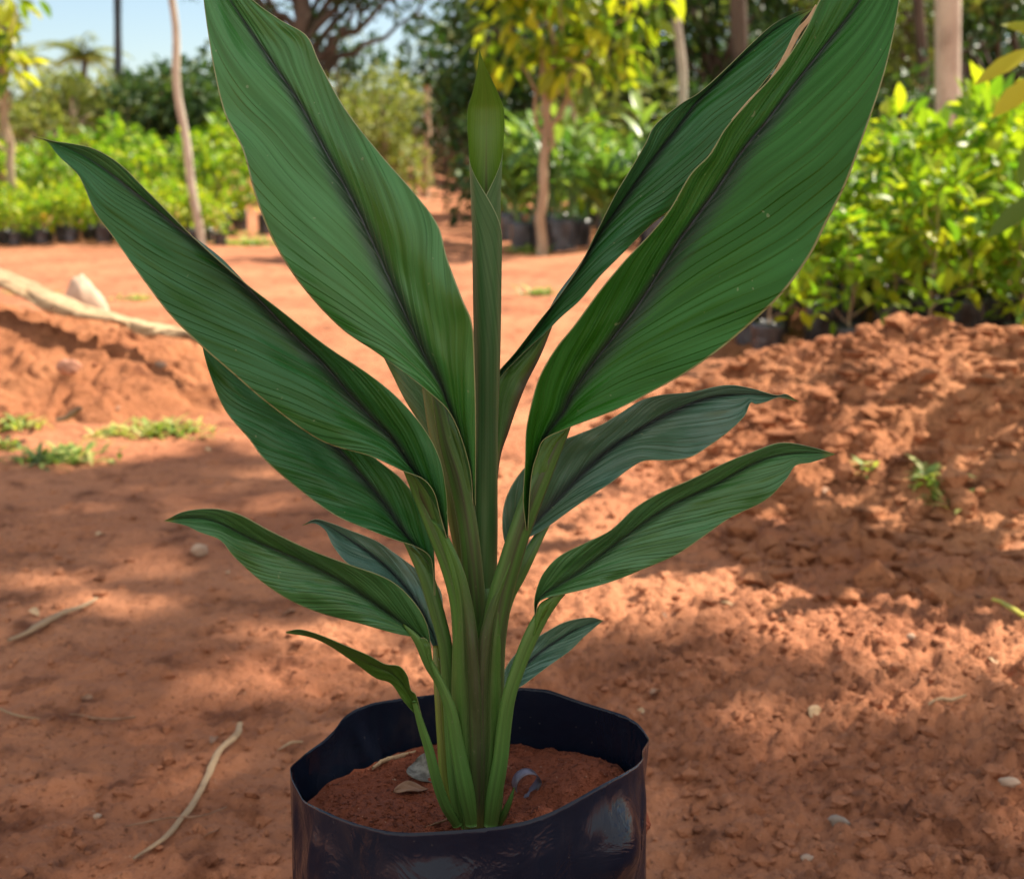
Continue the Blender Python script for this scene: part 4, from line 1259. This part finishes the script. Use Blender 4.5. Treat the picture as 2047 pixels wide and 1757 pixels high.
# ginger-like clump plants behind the thin tree
def ginger_proto(seed, h, nst):
    rg = np.random.default_rng(seed)
    t = thing("potted_ginger", "leafy bright green ginger plant in a black bag behind the thin tree", "ginger plant", (0, 0, 0), 0, "potted ginger plants by the path")
    a = np.linspace(0, 2 * np.pi, 18, endpoint=False); Vb = []
    for i in range(7):
        q = i / 6; r_ = .11 * (1 + .08 * fbm(np.cos(a) * 1.5 + seed, np.sin(a) * 1.5 + q * 2, 2, seed))
        Vb.append(np.stack([np.cos(a) * r_, np.sin(a) * r_, np.full(18, q * .26)], 1))
    Vb.append(np.stack([np.cos(a) * .02, np.sin(a) * .02, np.full(18, .23)], 1))
    mesh("bag", np.vstack(Vb), grid_faces(8, 18, True), M_bag_far, parent=t)
    parts, PP, DD, NN, LL = [], [], [], [], []
    for s_ in range(nst):
        az = rg.random() * 6.28; lean = rg.uniform(.08, .30)
        top = np.array([math.cos(az) * lean, math.sin(az) * lean, h * rg.uniform(.6, .9)])
        b0 = np.array([math.cos(az) * .04, math.sin(az) * .04, .22])
        parts.append(limb(b0, top, .012, .007, rg, .02, 5))
        for m_ in range(7):
            q = .35 + .65 * m_ / 6; az2 = az + (m_ % 2) * math.pi + rg.normal() * .5
            PP.append(b0 * (1 - q) + top * q); DD.append([math.cos(az2) * .75, math.sin(az2) * .75, rg.uniform(.5, 1.3)])
            NN.append([-math.cos(az2), -math.sin(az2), .8]); LL.append(rg.uniform(.24, .42))
    V, Fq, uv = merge(parts); mesh("stem", V, Fq, M_sheath_green, uv, parent=t)
    LL = np.array(LL)
    V, Fq, tn = leaf_arrays(np.array(PP), np.array(DD), np.array(NN), LL, LL * .24, .15, .35, tint_dist(len(LL), rg, .55))
    mesh("foliage", V, Fq, M_fol_ginger, attrs={"tint": tn}, parent=t)
    return t


pg = [ginger_proto(400 + i, h, n) for i, (h, n) in enumerate([(1.10, 7), (.98, 6), (1.2, 8)])]
fg = [True] * 3
for x, Y in ((.10, 11.5), (.45, 11.3), (.62, 11.9), (.85, 11.2), (1.05, 11.7), (1.25, 11.3), (1.0, 12.4), (1.4, 12.3), (.30, 12.2), (.0, 12.7), (1.55, 11.6), (1.75, 12.2), (1.9, 11.4), (.7, 12.9), (1.3, 13.1), (2.2, 12.0)):
    place(pg, fg, x, Y, random.uniform(0, 6.28), random.uniform(.85, 1.15))
GP = "potted saplings beyond the ginger plants"
x = -.05
for row in range(3):
    x = .0
    while x < 4.6:
        r = dup(pm[random.randrange(3)], (x, 13.6 + row * .7, 0), random.uniform(0, 6.28), random.uniform(.75, 1.15), "potted sapling standing in the bed beyond the ginger plants", GP)
        x += random.uniform(.42, .6)

# ------------------------------------------------------------------ weeds
def weed(px, py, wpx, n, ln, seed, label, Y=None, bias=.55):
    g = G(px, py); z = 0.0
    for _ in range(8):
        z = .5 * z + .5 * surf_z(g[0], g[1]); g = G(px, py, z)
    z = surf_z(g[0], g[1])
    rg = np.random.default_rng(seed); w = wpx / F * g[1]
    pp = np.stack([rg.normal(0, w * .28, n), rg.normal(0, w * .18, n), np.zeros(n)], 1)
    pp[:, 2] = [surf_z(g[0] + a_[0], g[1] + a_[1]) - z for a_ in pp]
    az = rg.random(n) * 6.28
    D = np.stack([np.cos(az), np.sin(az), rg.uniform(.2, 1.6, n)], 1)
    N = np.stack([-np.cos(az) * .5, -np.sin(az) * .5, np.ones(n)], 1)
    L = ln * rg.uniform(.5, 1.2, n)
    V, Fq, tn = leaf_arrays(pp, D, N, L, L * .24, .15, .5, tint_dist(n, rg, bias))
    o = mesh("weed", V, Fq, M_fol_weed, attrs={"tint": tn}); o.location = (g[0], g[1], z)
    return tag(o, label, "weed")


weed(120, 918, 170, 170, .055, 1, "dark green weed patch at the edge of the shade near the left side", bias=.5)
weed(330, 862, 160, 170, .050, 2, "pale grass tuft creeping along the foot of the left heap", bias=.8)
weed(225, 868, 80, 70, .040, 12, "thin yellowish grass strands left of the pale tuft", bias=.85)
weed(40, 852, 80, 60, .055, 3, "yellow green weed at the left edge below the heap", bias=.8)
weed(5, 895, 60, 50, .05, 4, "bright yellow weed cut by the left edge of the picture", bias=.85)
weed(300, 690, 70, 60, .06, 5, "small leafy weed growing against the palm sheath", bias=.7)
weed(265, 600, 60, 50, .06, 6, "weed growing behind the pale triangular stone", bias=.6)
weed(70, 590, 80, 60, .07, 7, "weed growing at the far end of the palm sheath", bias=.6)
weed(500, 490, 110, 160, .13, 8, "bright grass patch at the end of the left bed", bias=.7)
weed(1060, 505, 90, 70, .12, 9, "low weed at the foot of the thin tree", bias=.6)
weed(1080, 590, 70, 50, .09, 10, "small weed in the bare soil beyond the plant", bias=.55)
weed(1860, 960, 70, 46, .060, 11, "green seedling sprouting among the clods of the right heap", bias=.7)
weed(1730, 945, 40, 14, .045, 13, "two-leaved pale sprout beside the seedling on the right heap", bias=.85)
weed(1545, 660, 40, 14, .06, 14, "tiny sprout on the left shoulder of the right heap", bias=.7)
weed(1910, 1010, 90, 30, .05, 15, "sparse weed in the hollow right of the heap", bias=.5)
weed(440, 470, 90, 110, .12, 18, "leafy weed between the left bed and the bright grass patch", bias=.6)

# ------------------------------------------------------------------ posts, trees and shrubs


def post(px_top, py_top, px_base, Y, wpx, mat, name, label, cat, seed, extra=0.0, bend=.0):
    rg = np.random.default_rng(seed)
    p1 = P(px_top, py_top, Y); x0 = (px_base - CX) / F * Y * 1.0
    zc = Y * _cp - (0 - H) * _sp
    x0 = (px_base - CX) / F * zc
    b = np.array([x0, Y, gh(x0, Y) - .05])
    dirn = p1 - b
    p1 = b + dirn * (1 + extra / np.linalg.norm(dirn))
    t = np.linspace(0, 1, 26)[:, None]
    p = b * (1 - t) + p1 * t
    p[:, 0] += bend * np.sin(t[:, 0] * 9 + seed) + bend * .6 * np.sin(t[:, 0] * 21 + seed)
    r = wpx * .5 / F * Y * np.linspace(1.08, .85, 26) * (1 + .10 * fbm(np.linspace(0, 8, 26), np.zeros(26), 2, seed))
    V, Fq, uv = tube_arrays(p, r, 12)
    o = mesh(name, V, Fq, mat, uv); return tag(o, label, cat)


post(340, 0, 398, 11.75, 16, M_bark_pale, "wooden_post", "tall bare pale stick rising from the left bed", "post", 1, .9, .022)
post(235, 0, 243, 30.0, 15, M_pole_dark, "utility_pole", "dark straight utility pole against the blue sky", "pole", 2, 4.0)
post(855, 172, 851, 24.0, 15, M_bark_tan, "wooden_post", "short weathered post at the end of the path", "post", 3, 0, .01)
post(1354, 0, 1372, 15.5, 17, M_bark_pale, "wooden_post", "slender pale pole behind the upper right leaves", "post", 4, 1.2, .02)
post(1145, 185, 1143, 14.2, 17, M_bark_tan, "wooden_post", "thin upright stake right of the thin tree", "stake", 5, .05, .01)


def tree(name, label, cat, x, y, clumps, nleaf, ln, wd, mat, bark, trunk_r, seed, bias=.5, hang=.3, lean=(0, 0), ztop=None, group=None, shell=.45, z0=None):
    """clumps: (dx,dy,z,rx,ry,rz); trunk + limbs reach every clump"""
    rg = np.random.default_rng(seed)
    zg = gh(x, y) if z0 is None else z0
    t = thing(name, label, cat, (x, y, zg), 0, group)
    cl = np.array(clumps, float); ctr, rad = cl[:, :3], cl[:, 3:]
    zt = (ctr[:, 2].max() if ztop is None else ztop)
    n = 14; q = np.linspace(0, 1, n)[:, None]
    top = np.array([lean[0], lean[1], zt])
    p = np.array([0, 0, -.1]) * (1 - q) + top * q
    p[1:-1, :2] += rg.normal(size=(n - 2, 2)) * trunk_r * .35
    parts = [tube_arrays(p, trunk_r * np.linspace(1.15, .35, n), 10)]
    for c in ctr:
        zs = min(max(c[2] * .55, zt * .25), zt * .9); k_ = zs / zt
        s0 = np.array([top[0] * k_, top[1] * k_, zs])
        parts.append(limb(s0, c, trunk_r * .45, trunk_r * .12, rg, .12, 8))
        for m_ in range(3):
            parts.append(limb(c, c + rdir(1, rg)[0] * rad.mean() * .8, trunk_r * .13, trunk_r * .05, rg, .1, 5))
    V, Fq, uv = merge(parts); mesh("trunk", V, Fq, bark, uv, parent=t)
    V, Fq, tn = crown(ctr, rad, nleaf, ln, wd, rg, bias, .25, hang, shell)
    mesh("crown", V, Fq, mat, attrs={"tint": tn}, parent=t)
    return t


def rclumps(n, w, z0, z1, r, rg, taper=.3):
    out = []
    for i in range(n):
        q = rg.random(); z = z0 + (z1 - z0) * q; a = rg.random() * 6.28; ww = w * (1 - taper * q) * math.sqrt(rg.random())
        out.append((math.cos(a) * ww, math.sin(a) * ww, z, r * rg.uniform(.7, 1.3), r * rg.uniform(.7, 1.3), r * rg.uniform(.6, 1.1)))
    return out


rg0 = np.random.default_rng(5)


def X(px, Y): return (px - CX) / F * (Y * _cp + H * _sp)


# the thin young tree beside the path
tree("young_tree", "thin-stemmed young tree with bright yellow-green drooping leaves beside the path", "tree", X(1082, 10.75), 10.75,
     [(.10, 0, 1.95, .45, .4, .3), (.55, .1, 1.75, .4, .35, .28), (-.25, 0, 1.8, .3, .3, .3), (.3, -.2, 1.55, .35, .3, .22), (.75, 0, 2.1, .35, .3, .3), (.2, .1, 2.5, .6, .5, .4), (-.15, -.1, 2.3, .4, .3, .3), (.05, 0, 1.62, .16, .16, .12)],
     620, .21, .085, M_fol_tree, M_bark_tan, .043, 21, .60, .75, (.08, 0), 2.6)
# shrubs on the left and centre
tree("flowering_shrub", "dense dark shrub with a few pink blossoms behind the left pole", "shrub", X(330, 20), 20, rclumps(12, 1.3, .6, 1.80, .50, rg0), 2600, .15, .07, M_fol_dark, M_bark_dark, .05, 22, .42, .2)
tree("shrub", "sunlit olive shrub on the bank at the far left", "shrub", X(120, 22), 23, rclumps(13, 1.6, .1, 1.35, .45, rg0), 1900, .16, .075, M_fol_olive, M_bark_tan, .05, 23, .6, .2)
tree("shrub", "feathery yellow-olive shrub at the end of the path", "shrub", X(770, 21), 21, rclumps(11, .75, .7, 2.0, .45, rg0), 2300, .14, .045, M_fol_olive, M_bark_tan, .04, 24, .62, .2)
tree("dry_bush", "leafless reddish-brown brush at the end of the path", "bush", X(890, 26), 26, rclumps(8, .8, .3, 1.2, .4, rg0), 1100, .12, .03, M_fol_brown, M_bark_dark, .03, 25, .4, .2)
tree("dry_bush", "dry brown brush on the bank behind the left bed", "bush", X(250, 19.5), 19.8, rclumps(12, 1.5, .2, .75, .35, rg0), 1200, .12, .035, M_fol_brown, M_bark_dark, .03, 26, .5, .2)
tree("dry_bush", "dry brown brush at the far left above the seedlings", "bush", X(60, 20), 20.4, rclumps(9, 1.1, .2, .9, .35, rg0), 900, .12, .035, M_fol_brown, M_bark_dark, .03, 27, .6, .2)
tree("shrub", "round green shrub between the olive shrub and the dark shrub", "shrub", X(225, 24), 25, rclumps(9, 1.0, .2, 1.15, .45, rg0), 1600, .15, .07, M_fol_olive, M_bark_tan, .05, 28, .45, .2)
tree("shrub", "low green shrub behind the upper left leaf", "shrub", X(480, 20), 20, rclumps(9, 1.2, .4, 1.7, .5, rg0), 1700, .15, .07, M_fol_dark, M_bark_dark, .04, 29, .6, .2)
tree("shrub", "yellowing shrub beside the short weathered post", "shrub", X(700, 24), 25, rclumps(9, .9, .4, 2.2, .5, rg0), 1500, .15, .06, M_fol_olive, M_bark_tan, .04, 30, .55, .2)
# small pruned tree at left edge
tree("young_tree", "slim young tree with broad yellow leaves at the left edge", "tree", X(18, 12.8), 12.9,
     [(-.1, 0, 1.95, .35, .25, .2), (.12, 0, 1.78, .18, .2, .12), (.15, 0, 2.4, .3, .3, .25), (-.35, 0, 1.6, .25, .25, .2)], 120, .22, .09, M_fol_tree, M_bark_tan, .048, 31, .75, .6, (.06, 0), 2.2)
tree("tree", "loose-leaved tree against the sky at the top left corner", "tree", X(25, 26), 26, rclumps(6, .8, 2.2, 4.2, .4, rg0), 300, .2, .09, M_fol_olive, M_bark_dark, .07, 32, .4, .3)
# big dark tree behind the upper left leaf
bigc = [(-1.6, .3, 4.0, .8, .8, .5), (-.7, .1, 4.4, .9, .8, .5), (.4, 0, 3.9, .8, .7, .5), (1.1, .3, 3.6, .7, .7, .55), (1.7, 0, 4.3, .8, .8, .5), (.9, -.2, 3.0, .5, .5, .4), (-1.3, 0, 3.3, .5, .5, .3), (2.4, 0, 4.6, .8, .6, .5), (0, 0, 5.4, 1.8, 1.4, .7), (-2.3, 0, 4.5, .7, .7, .4), (.35, 0, 2.6, .35, .35, .3), (1.5, 0, 3.3, .6, .5, .4), (2.2, 0, 3.6, .6, .5, .4), (2.0, .2, 2.9, .45, .4, .3), (.7, 0, 3.3, .5, .4, .35), (-1.0, 0, 3.0, .6, .4, .35), (-2.0, .1, 3.5, .6, .5, .4), (-1.2, 0, 2.5, .4, .4, .25)]
tree("tree", "big dark tree with a mossy trunk and thin crown behind the upper left leaf", "tree", X(632, 25), 25, bigc, 2600, .17, .075, M_fol_dark, M_bark_dark, .21, 33, .45, .4, (-.3, 0), 5.5)

# the wood on the right
wood = [(990, 19.0, .9, 3.4, 'dark crowded tree left of the young tree'), (1240, 21, 1.3, 3.6, 'dark leafy tree behind the young tree'), (1420, 19, 1.2, 3.8, 'dense tree behind the slender pale pole'),
        (1600, 20, 1.4, 3.8, 'dense tree behind the tips of the upper right leaves'), (1780, 18, 1.2, 3.4, 'leafy tree left of the pale trunk'), (1990, 19, 1.5, 3.6, 'dark tree right of the pale trunk'),
        (2230, 20, 1.6, 3.8, 'dark tree beyond the right edge of the bed'), (1120, 27, 1.8, 4.5, 'tall tree deep in the wood near the path'), (1360, 28, 2.0, 5.0, 'tall tree deep in the wood, centre'), (1690, 28, 2.0, 4.6, 'tall tree deep in the wood, right'),
        (1900, 27, 2.0, 5.0, 'tall tree deep in the wood behind the pale trunk'), (2150, 28, 2.2, 5.0, 'tall tree deep in the wood at far right')]
for i, (px, Y, w, zt, lb) in enumerate(wood):
    rgw = np.random.default_rng(600 + i)
    x_ = X(px, Y)
    lo = .25 if i % 2 == 0 else .6
    tree("woodland_tree", lb, "tree", x_, Y, rclumps(16, w, lo, zt, .55, rgw, .1), 2600, .19, .085, M_fol_dark if i % 3 != 1 else M_fol_olive, M_bark_dark, .10, 610 + i, (.40, .30, .45)[i % 3], .25, group="trees of the wood on the right", shell=.4)
for i, px in enumerate((960, 1090, 1210, 1330, 1450, 1570, 1690, 1810, 1930, 2050, 2170, 2290)):
    rgw = np.random.default_rng(650 + i); Y = 33 + rgw.random() * 5
    tree("woodland_tree", "tree at the back of the wood that closes off the sky on the right", "tree", X(px, Y), Y, rclumps(16, 2.2, .5, 5.6, .95, rgw, .1), 2000, .30, .14, M_fol_dark, M_bark_dark, .13, 660 + i, .35, .25, group="back row of trees in the wood", shell=.4)
for i, (px, Y, w, zt, lb) in enumerate([(1000, 15.5, .5, 1.3, 'leafy bush left of the ginger plants'), (1200, 16.5, .8, 1.7, 'bush behind the ginger plants'), (1330, 16.5, .7, 1.5, 'bush at the foot of the slender pale pole'), (1560, 15.5, .9, 1.5, 'bush behind the big right leaf'), (1760, 15, .8, 1.6, 'loose bush left of the pale trunk'), (2000, 15, 1.0, 1.4, 'bush right of the pale trunk')]):
    rgw = np.random.default_rng(700 + i)
    tree("bush", lb, "bush", X(px, Y), Y, rclumps(9, w, .3, zt, .38, rgw), 900, .14, .06, M_fol_olive if i % 2 else M_fol_dark, M_bark_tan, .03, 710 + i, .55, .2)
post(1893, 0, 1896, 13.5, 46, M_bark_pale, "bare_tree", "straight pale tree trunk standing behind the right-hand bed", "tree trunk", 6, 4.5, .012)
post(1478, 0, 1482, 17.2, 32, M_bark_dark, "bare_tree", "dark trunk between the two upper right leaves", "tree trunk", 7, 4.0, .02)
post(1838, 0, 1868, 16.5, 20, M_bark_dark, "bare_tree", "thin dark leaning trunk left of the pale trunk", "tree trunk", 8, 4.0, .02)

# palms and treeline far off
def palm(x, y, h, seed, label):
    rg = np.random.default_rng(seed)
    t = thing("palm_tree", label, "palm", (x, y, gh(x, y)))
    V, Fq, uv = limb((0, 0, 0), (.3, 0, h), .16, .11, rg, .02, 10); mesh("trunk", V, Fq, M_bark_dark, uv, parent=t)
    PP, DD, NN, LL = [], [], [], []
    for f_ in range(20):
        az = f_ * 2.4 + rg.random(); el = rg.uniform(-.3, 1.1); L = rg.uniform(1.8, 2.5)
        for m_ in range(34):
            q = m_ / 33; d_ = np.array([math.cos(az), math.sin(az), 0])
            p_ = np.array([.3, 0, h]) + d_ * L * q * math.cos(el * .7) + np.array([0, 0, L * q * math.sin(el) - 1.1 * q * q * L * .55])
            for sd in (-1, 1):
                PP.append(p_); DD.append(d_ * .5 + sd * np.array([-d_[1], d_[0], 0]) + np.array([0, 0, -.35])); NN.append([0, 0, 1]); LL.append(.55 * (1 - .6 * q))
    LL = np.array(LL)
    V, Fq, tn = leaf_arrays(np.array(PP), np.array(DD), np.array(NN), LL, LL * .11, .1, .3, tint_dist(len(LL), rg, .5))
    mesh("crown", V, Fq, M_fol_olive, attrs={"tint": tn}, parent=t)


palm(X(172, 52), 52, 3.7, 41, "distant palm above the olive shrub at the left")
palm(X(910, 50), 50, 5.0, 42, "distant palm in the gap left of the wood")
palm(X(60, 60), 60, 4.0, 43, "distant palm at the far left")
for i, px in enumerate(range(-300, 1020, 120)):
    rgw = np.random.default_rng(800 + i)
    Y = 38 + rgw.random() * 10
    tree("far_tree", "far tree of the line that closes the yard, left of the wood", "tree", X(px + rgw.random() * 60, Y), Y, rclumps(9, 2.2, .4, (1.6 if px < 420 else 2.6) + rgw.random() * .8, .8, rgw), 1100, .32, .15, M_fol_olive if i % 2 else M_fol_dark, M_bark_dark, .12, 810 + i, .5, .2, group="far trees closing the yard")

# sapling just outside the right edge: its leaves reach into the frame
nt = tree("young_tree", "nearby young tree whose yellow-green leaves reach in at the right edge", "tree", 1.62, 3.05,
     [(-.05, -.1, .95, .16, .14, .10), (-.02, -.1, .62, .16, .16, .10), (.05, 0, 1.25, .25, .25, .2), (-.15, .1, 1.5, .25, .25, .2), (.2, -.2, .8, .25, .2, .2), (.12, .5, 1.1, .22, .22, .16), (.40, .4, .9, .22, .25, .16), (.15, .3, .75, .16, .18, .12)], 120, .17, .062, M_fol_tree, M_bark_tan, .014, 51, .6, .5, (-.05, 0), 1.6)
q0 = np.array([1.62, 3.05, gh(1.62, 3.05)])
spots = [((2075, 95), (1948, 160), 2.62, .040), ((2085, 150), (1982, 228), 2.58, .048), ((2090, 250), (2035, 370), 2.66, .045), ((2085, 385), (1972, 470), 2.55, .042), ((2120, 80), (2010, 40), 2.7, .04)]
pa = np.array([P(*a_, y_) for a_, b_, y_, w_ in spots]); pb = np.array([P(*b_, y_ - .02) for a_, b_, y_, w_ in spots])
ll = np.linalg.norm(pb - pa, axis=1)
rgs = np.random.default_rng(91)
Lp, Ld = [], []
for tx_, ty_, tz_, n__ in ((1620, 880, .20, 6), (1720, 850, .22, 9), (1840, 930, .16, 11), (1930, 985, .12, 14), (2000, 1020, .10, 12), (1690, 1000, .08, 7), (1780, 1060, .06, 11), (1880, 1120, .03, 12), (1960, 1160, .02, 10), (1640, 1075, .03, 6)):
    T_ = G(tx_, ty_, tz_)
    s0_ = (1.42 + .1 * rgs.random() - tz_) / SUN[2]
    ctr_ = T_ + SUN * s0_
    for _ in range(int(n__ * 1.7)):
        Lp.append(ctr_ + rgs.normal(size=3) * np.array([.08, .08, .05]) + np.array([0, 0, .05]))
        Ld.append(rdir(1, rgs)[0] * .8 + np.array([0, 0, -.3]))
Lp, Ld = np.array(Lp) - q0, np.array(Ld)
V, Fq, tn = leaf_arrays(Lp, Ld, rdir(len(Lp), rgs) * .5 + SUN, rgs.uniform(.14, .22, len(Lp)), rgs.uniform(.06, .09, len(Lp)), .12, .2, tint_dist(len(Lp), rgs, .6))
mesh("upper_foliage", V, Fq, M_fol_tree, attrs={"tint": tn}, parent=nt)  # unseen leaf clumps added along sun rays to shadow the right heap
V, Fq, uv = merge([limb((-.04, 0, 1.2), Lp[rgs.integers(0, len(Lp))], .007, .003, rgs, .06, 8) for _ in range(12)])
mesh("twigs", V, Fq, M_bark_tan, uv, parent=nt)
for i_ in range(len(spots)):
    V, Fq, tn = leaf_arrays((pa - q0)[i_:i_ + 1], (pb - pa)[i_:i_ + 1], np.array([[-.25, -.75, .6]]), ll[i_:i_ + 1], np.array([spots[i_][3]]), .12, .12, np.array([(.80, .88, .35, .2, .6)[i_]]))  # tints paint the upper leaves as sunlit and the hanging ones as shadowed
    mesh("leaf", V, Fq, M_fol_tree, attrs={"tint": tn}, parent=nt)
V, Fq, uv = merge([limb((-.04, 0, .9), P(2085, 130, 2.62) - q0, .006, .003, np.random.default_rng(3), .05, 8), limb((-.04, 0, .55), P(2095, 385, 2.57) - q0, .006, .003, np.random.default_rng(4), .05, 8)])
mesh("branch", V, Fq, M_bark_tan, uv, parent=nt)

# big shade tree off to the right: its crown, out of the frame above, shades the plant
LIT = [(655, 1340, 300, 105), (230, 1195, 170, 26), (1210, 1110, 340, 165), (1500, 1290, 150, 30), (1580, 1430, 160, 62), (1250, 950, 470, 150), (1740, 1205, 280, 75), (1720, 1385, 110, 22), (1400, 1640, 90, 22), (1960, 1420, 110, 26), (360, 1090, 130, 8), (560, 1010, 110, 10)]


def shade(gx_, gy_):
    """how closed the crown is above the sun ray that reaches this ground point"""
    px, py, zc = proj(gx_, gy_, 0.0 * gx_)
    f = np.ones_like(gx_)
    ok = zc > .2
    edge = 925 + 25 * np.sin(px / 90.0) + np.clip((px - 900) / 600, 0, 1) * 420
    f = np.where(ok & (py < edge), 0.0, f)
    for cx_, cy_, ax_, ay_ in LIT:
        e = ((px - cx_) / ax_) ** 2 + ((py - cy_) / ay_) ** 2
        f = np.where(ok & (e < 1), 0.0, f)
    return f


rgc = np.random.default_rng(77)
n_try = 21000
gx_ = rgc.uniform(-3.6, 2.6, n_try); gy_ = rgc.uniform(-1.6, 3.4, n_try)
keep = shade(gx_, gy_) > rgc.random(n_try)
keep &= (np.abs(gx_) < 1.2 + .5 * np.maximum(gy_, 0.6)) 
clump = vnoise(gx_ * 5, gy_ * 5, 3)
keep &= (clump + .35 * rgc.random(n_try)) > 0.28
gx_, gy_ = gx_[keep], gy_[keep]
hz = rgc.uniform(7.4, 9.0, len(gx_))
tt_ = hz / SUN[2]
pts = np.stack([gx_ + SUN[0] * tt_, gy_ + SUN[1] * tt_, hz], 1)
base = np.array([6.2, 2.2, 0.0])
shade_t = thing("shade_tree", "tall spreading tree right of the bed whose crown shades the potted plant", "tree", base)
pts -= base
n_ = len(pts)
N = rdir(n_, rgc) * .5 + SUN; D = rdir(n_, rgc); D[:, 2] -= .2
V, Fq, tn = leaf_arrays(pts, D, N, rgc.uniform(.11, .17, n_), rgc.uniform(.055, .080, n_), .1, .15, tint_dist(n_, rgc, .4))
mesh("crown", V, Fq, M_fol_dark, attrs={"tint": tn}, parent=shade_t)
cen = pts.mean(0)
parts = [limb((0, 0, -.1), (cen[0] * .2, cen[1] * .2, 6.6), .16, .10, rgc, .02, 14)]
for i in range(18):
    q = pts[rgc.integers(0, n_)]
    parts.append(limb((cen[0] * .2, cen[1] * .2, 5.2 + rgc.random() * 1.3), q, .034, .008, rgc, .08, 10))
V, Fq, uv = merge(parts); mesh("trunk", V, Fq, M_bark_pale, uv, parent=shade_t)
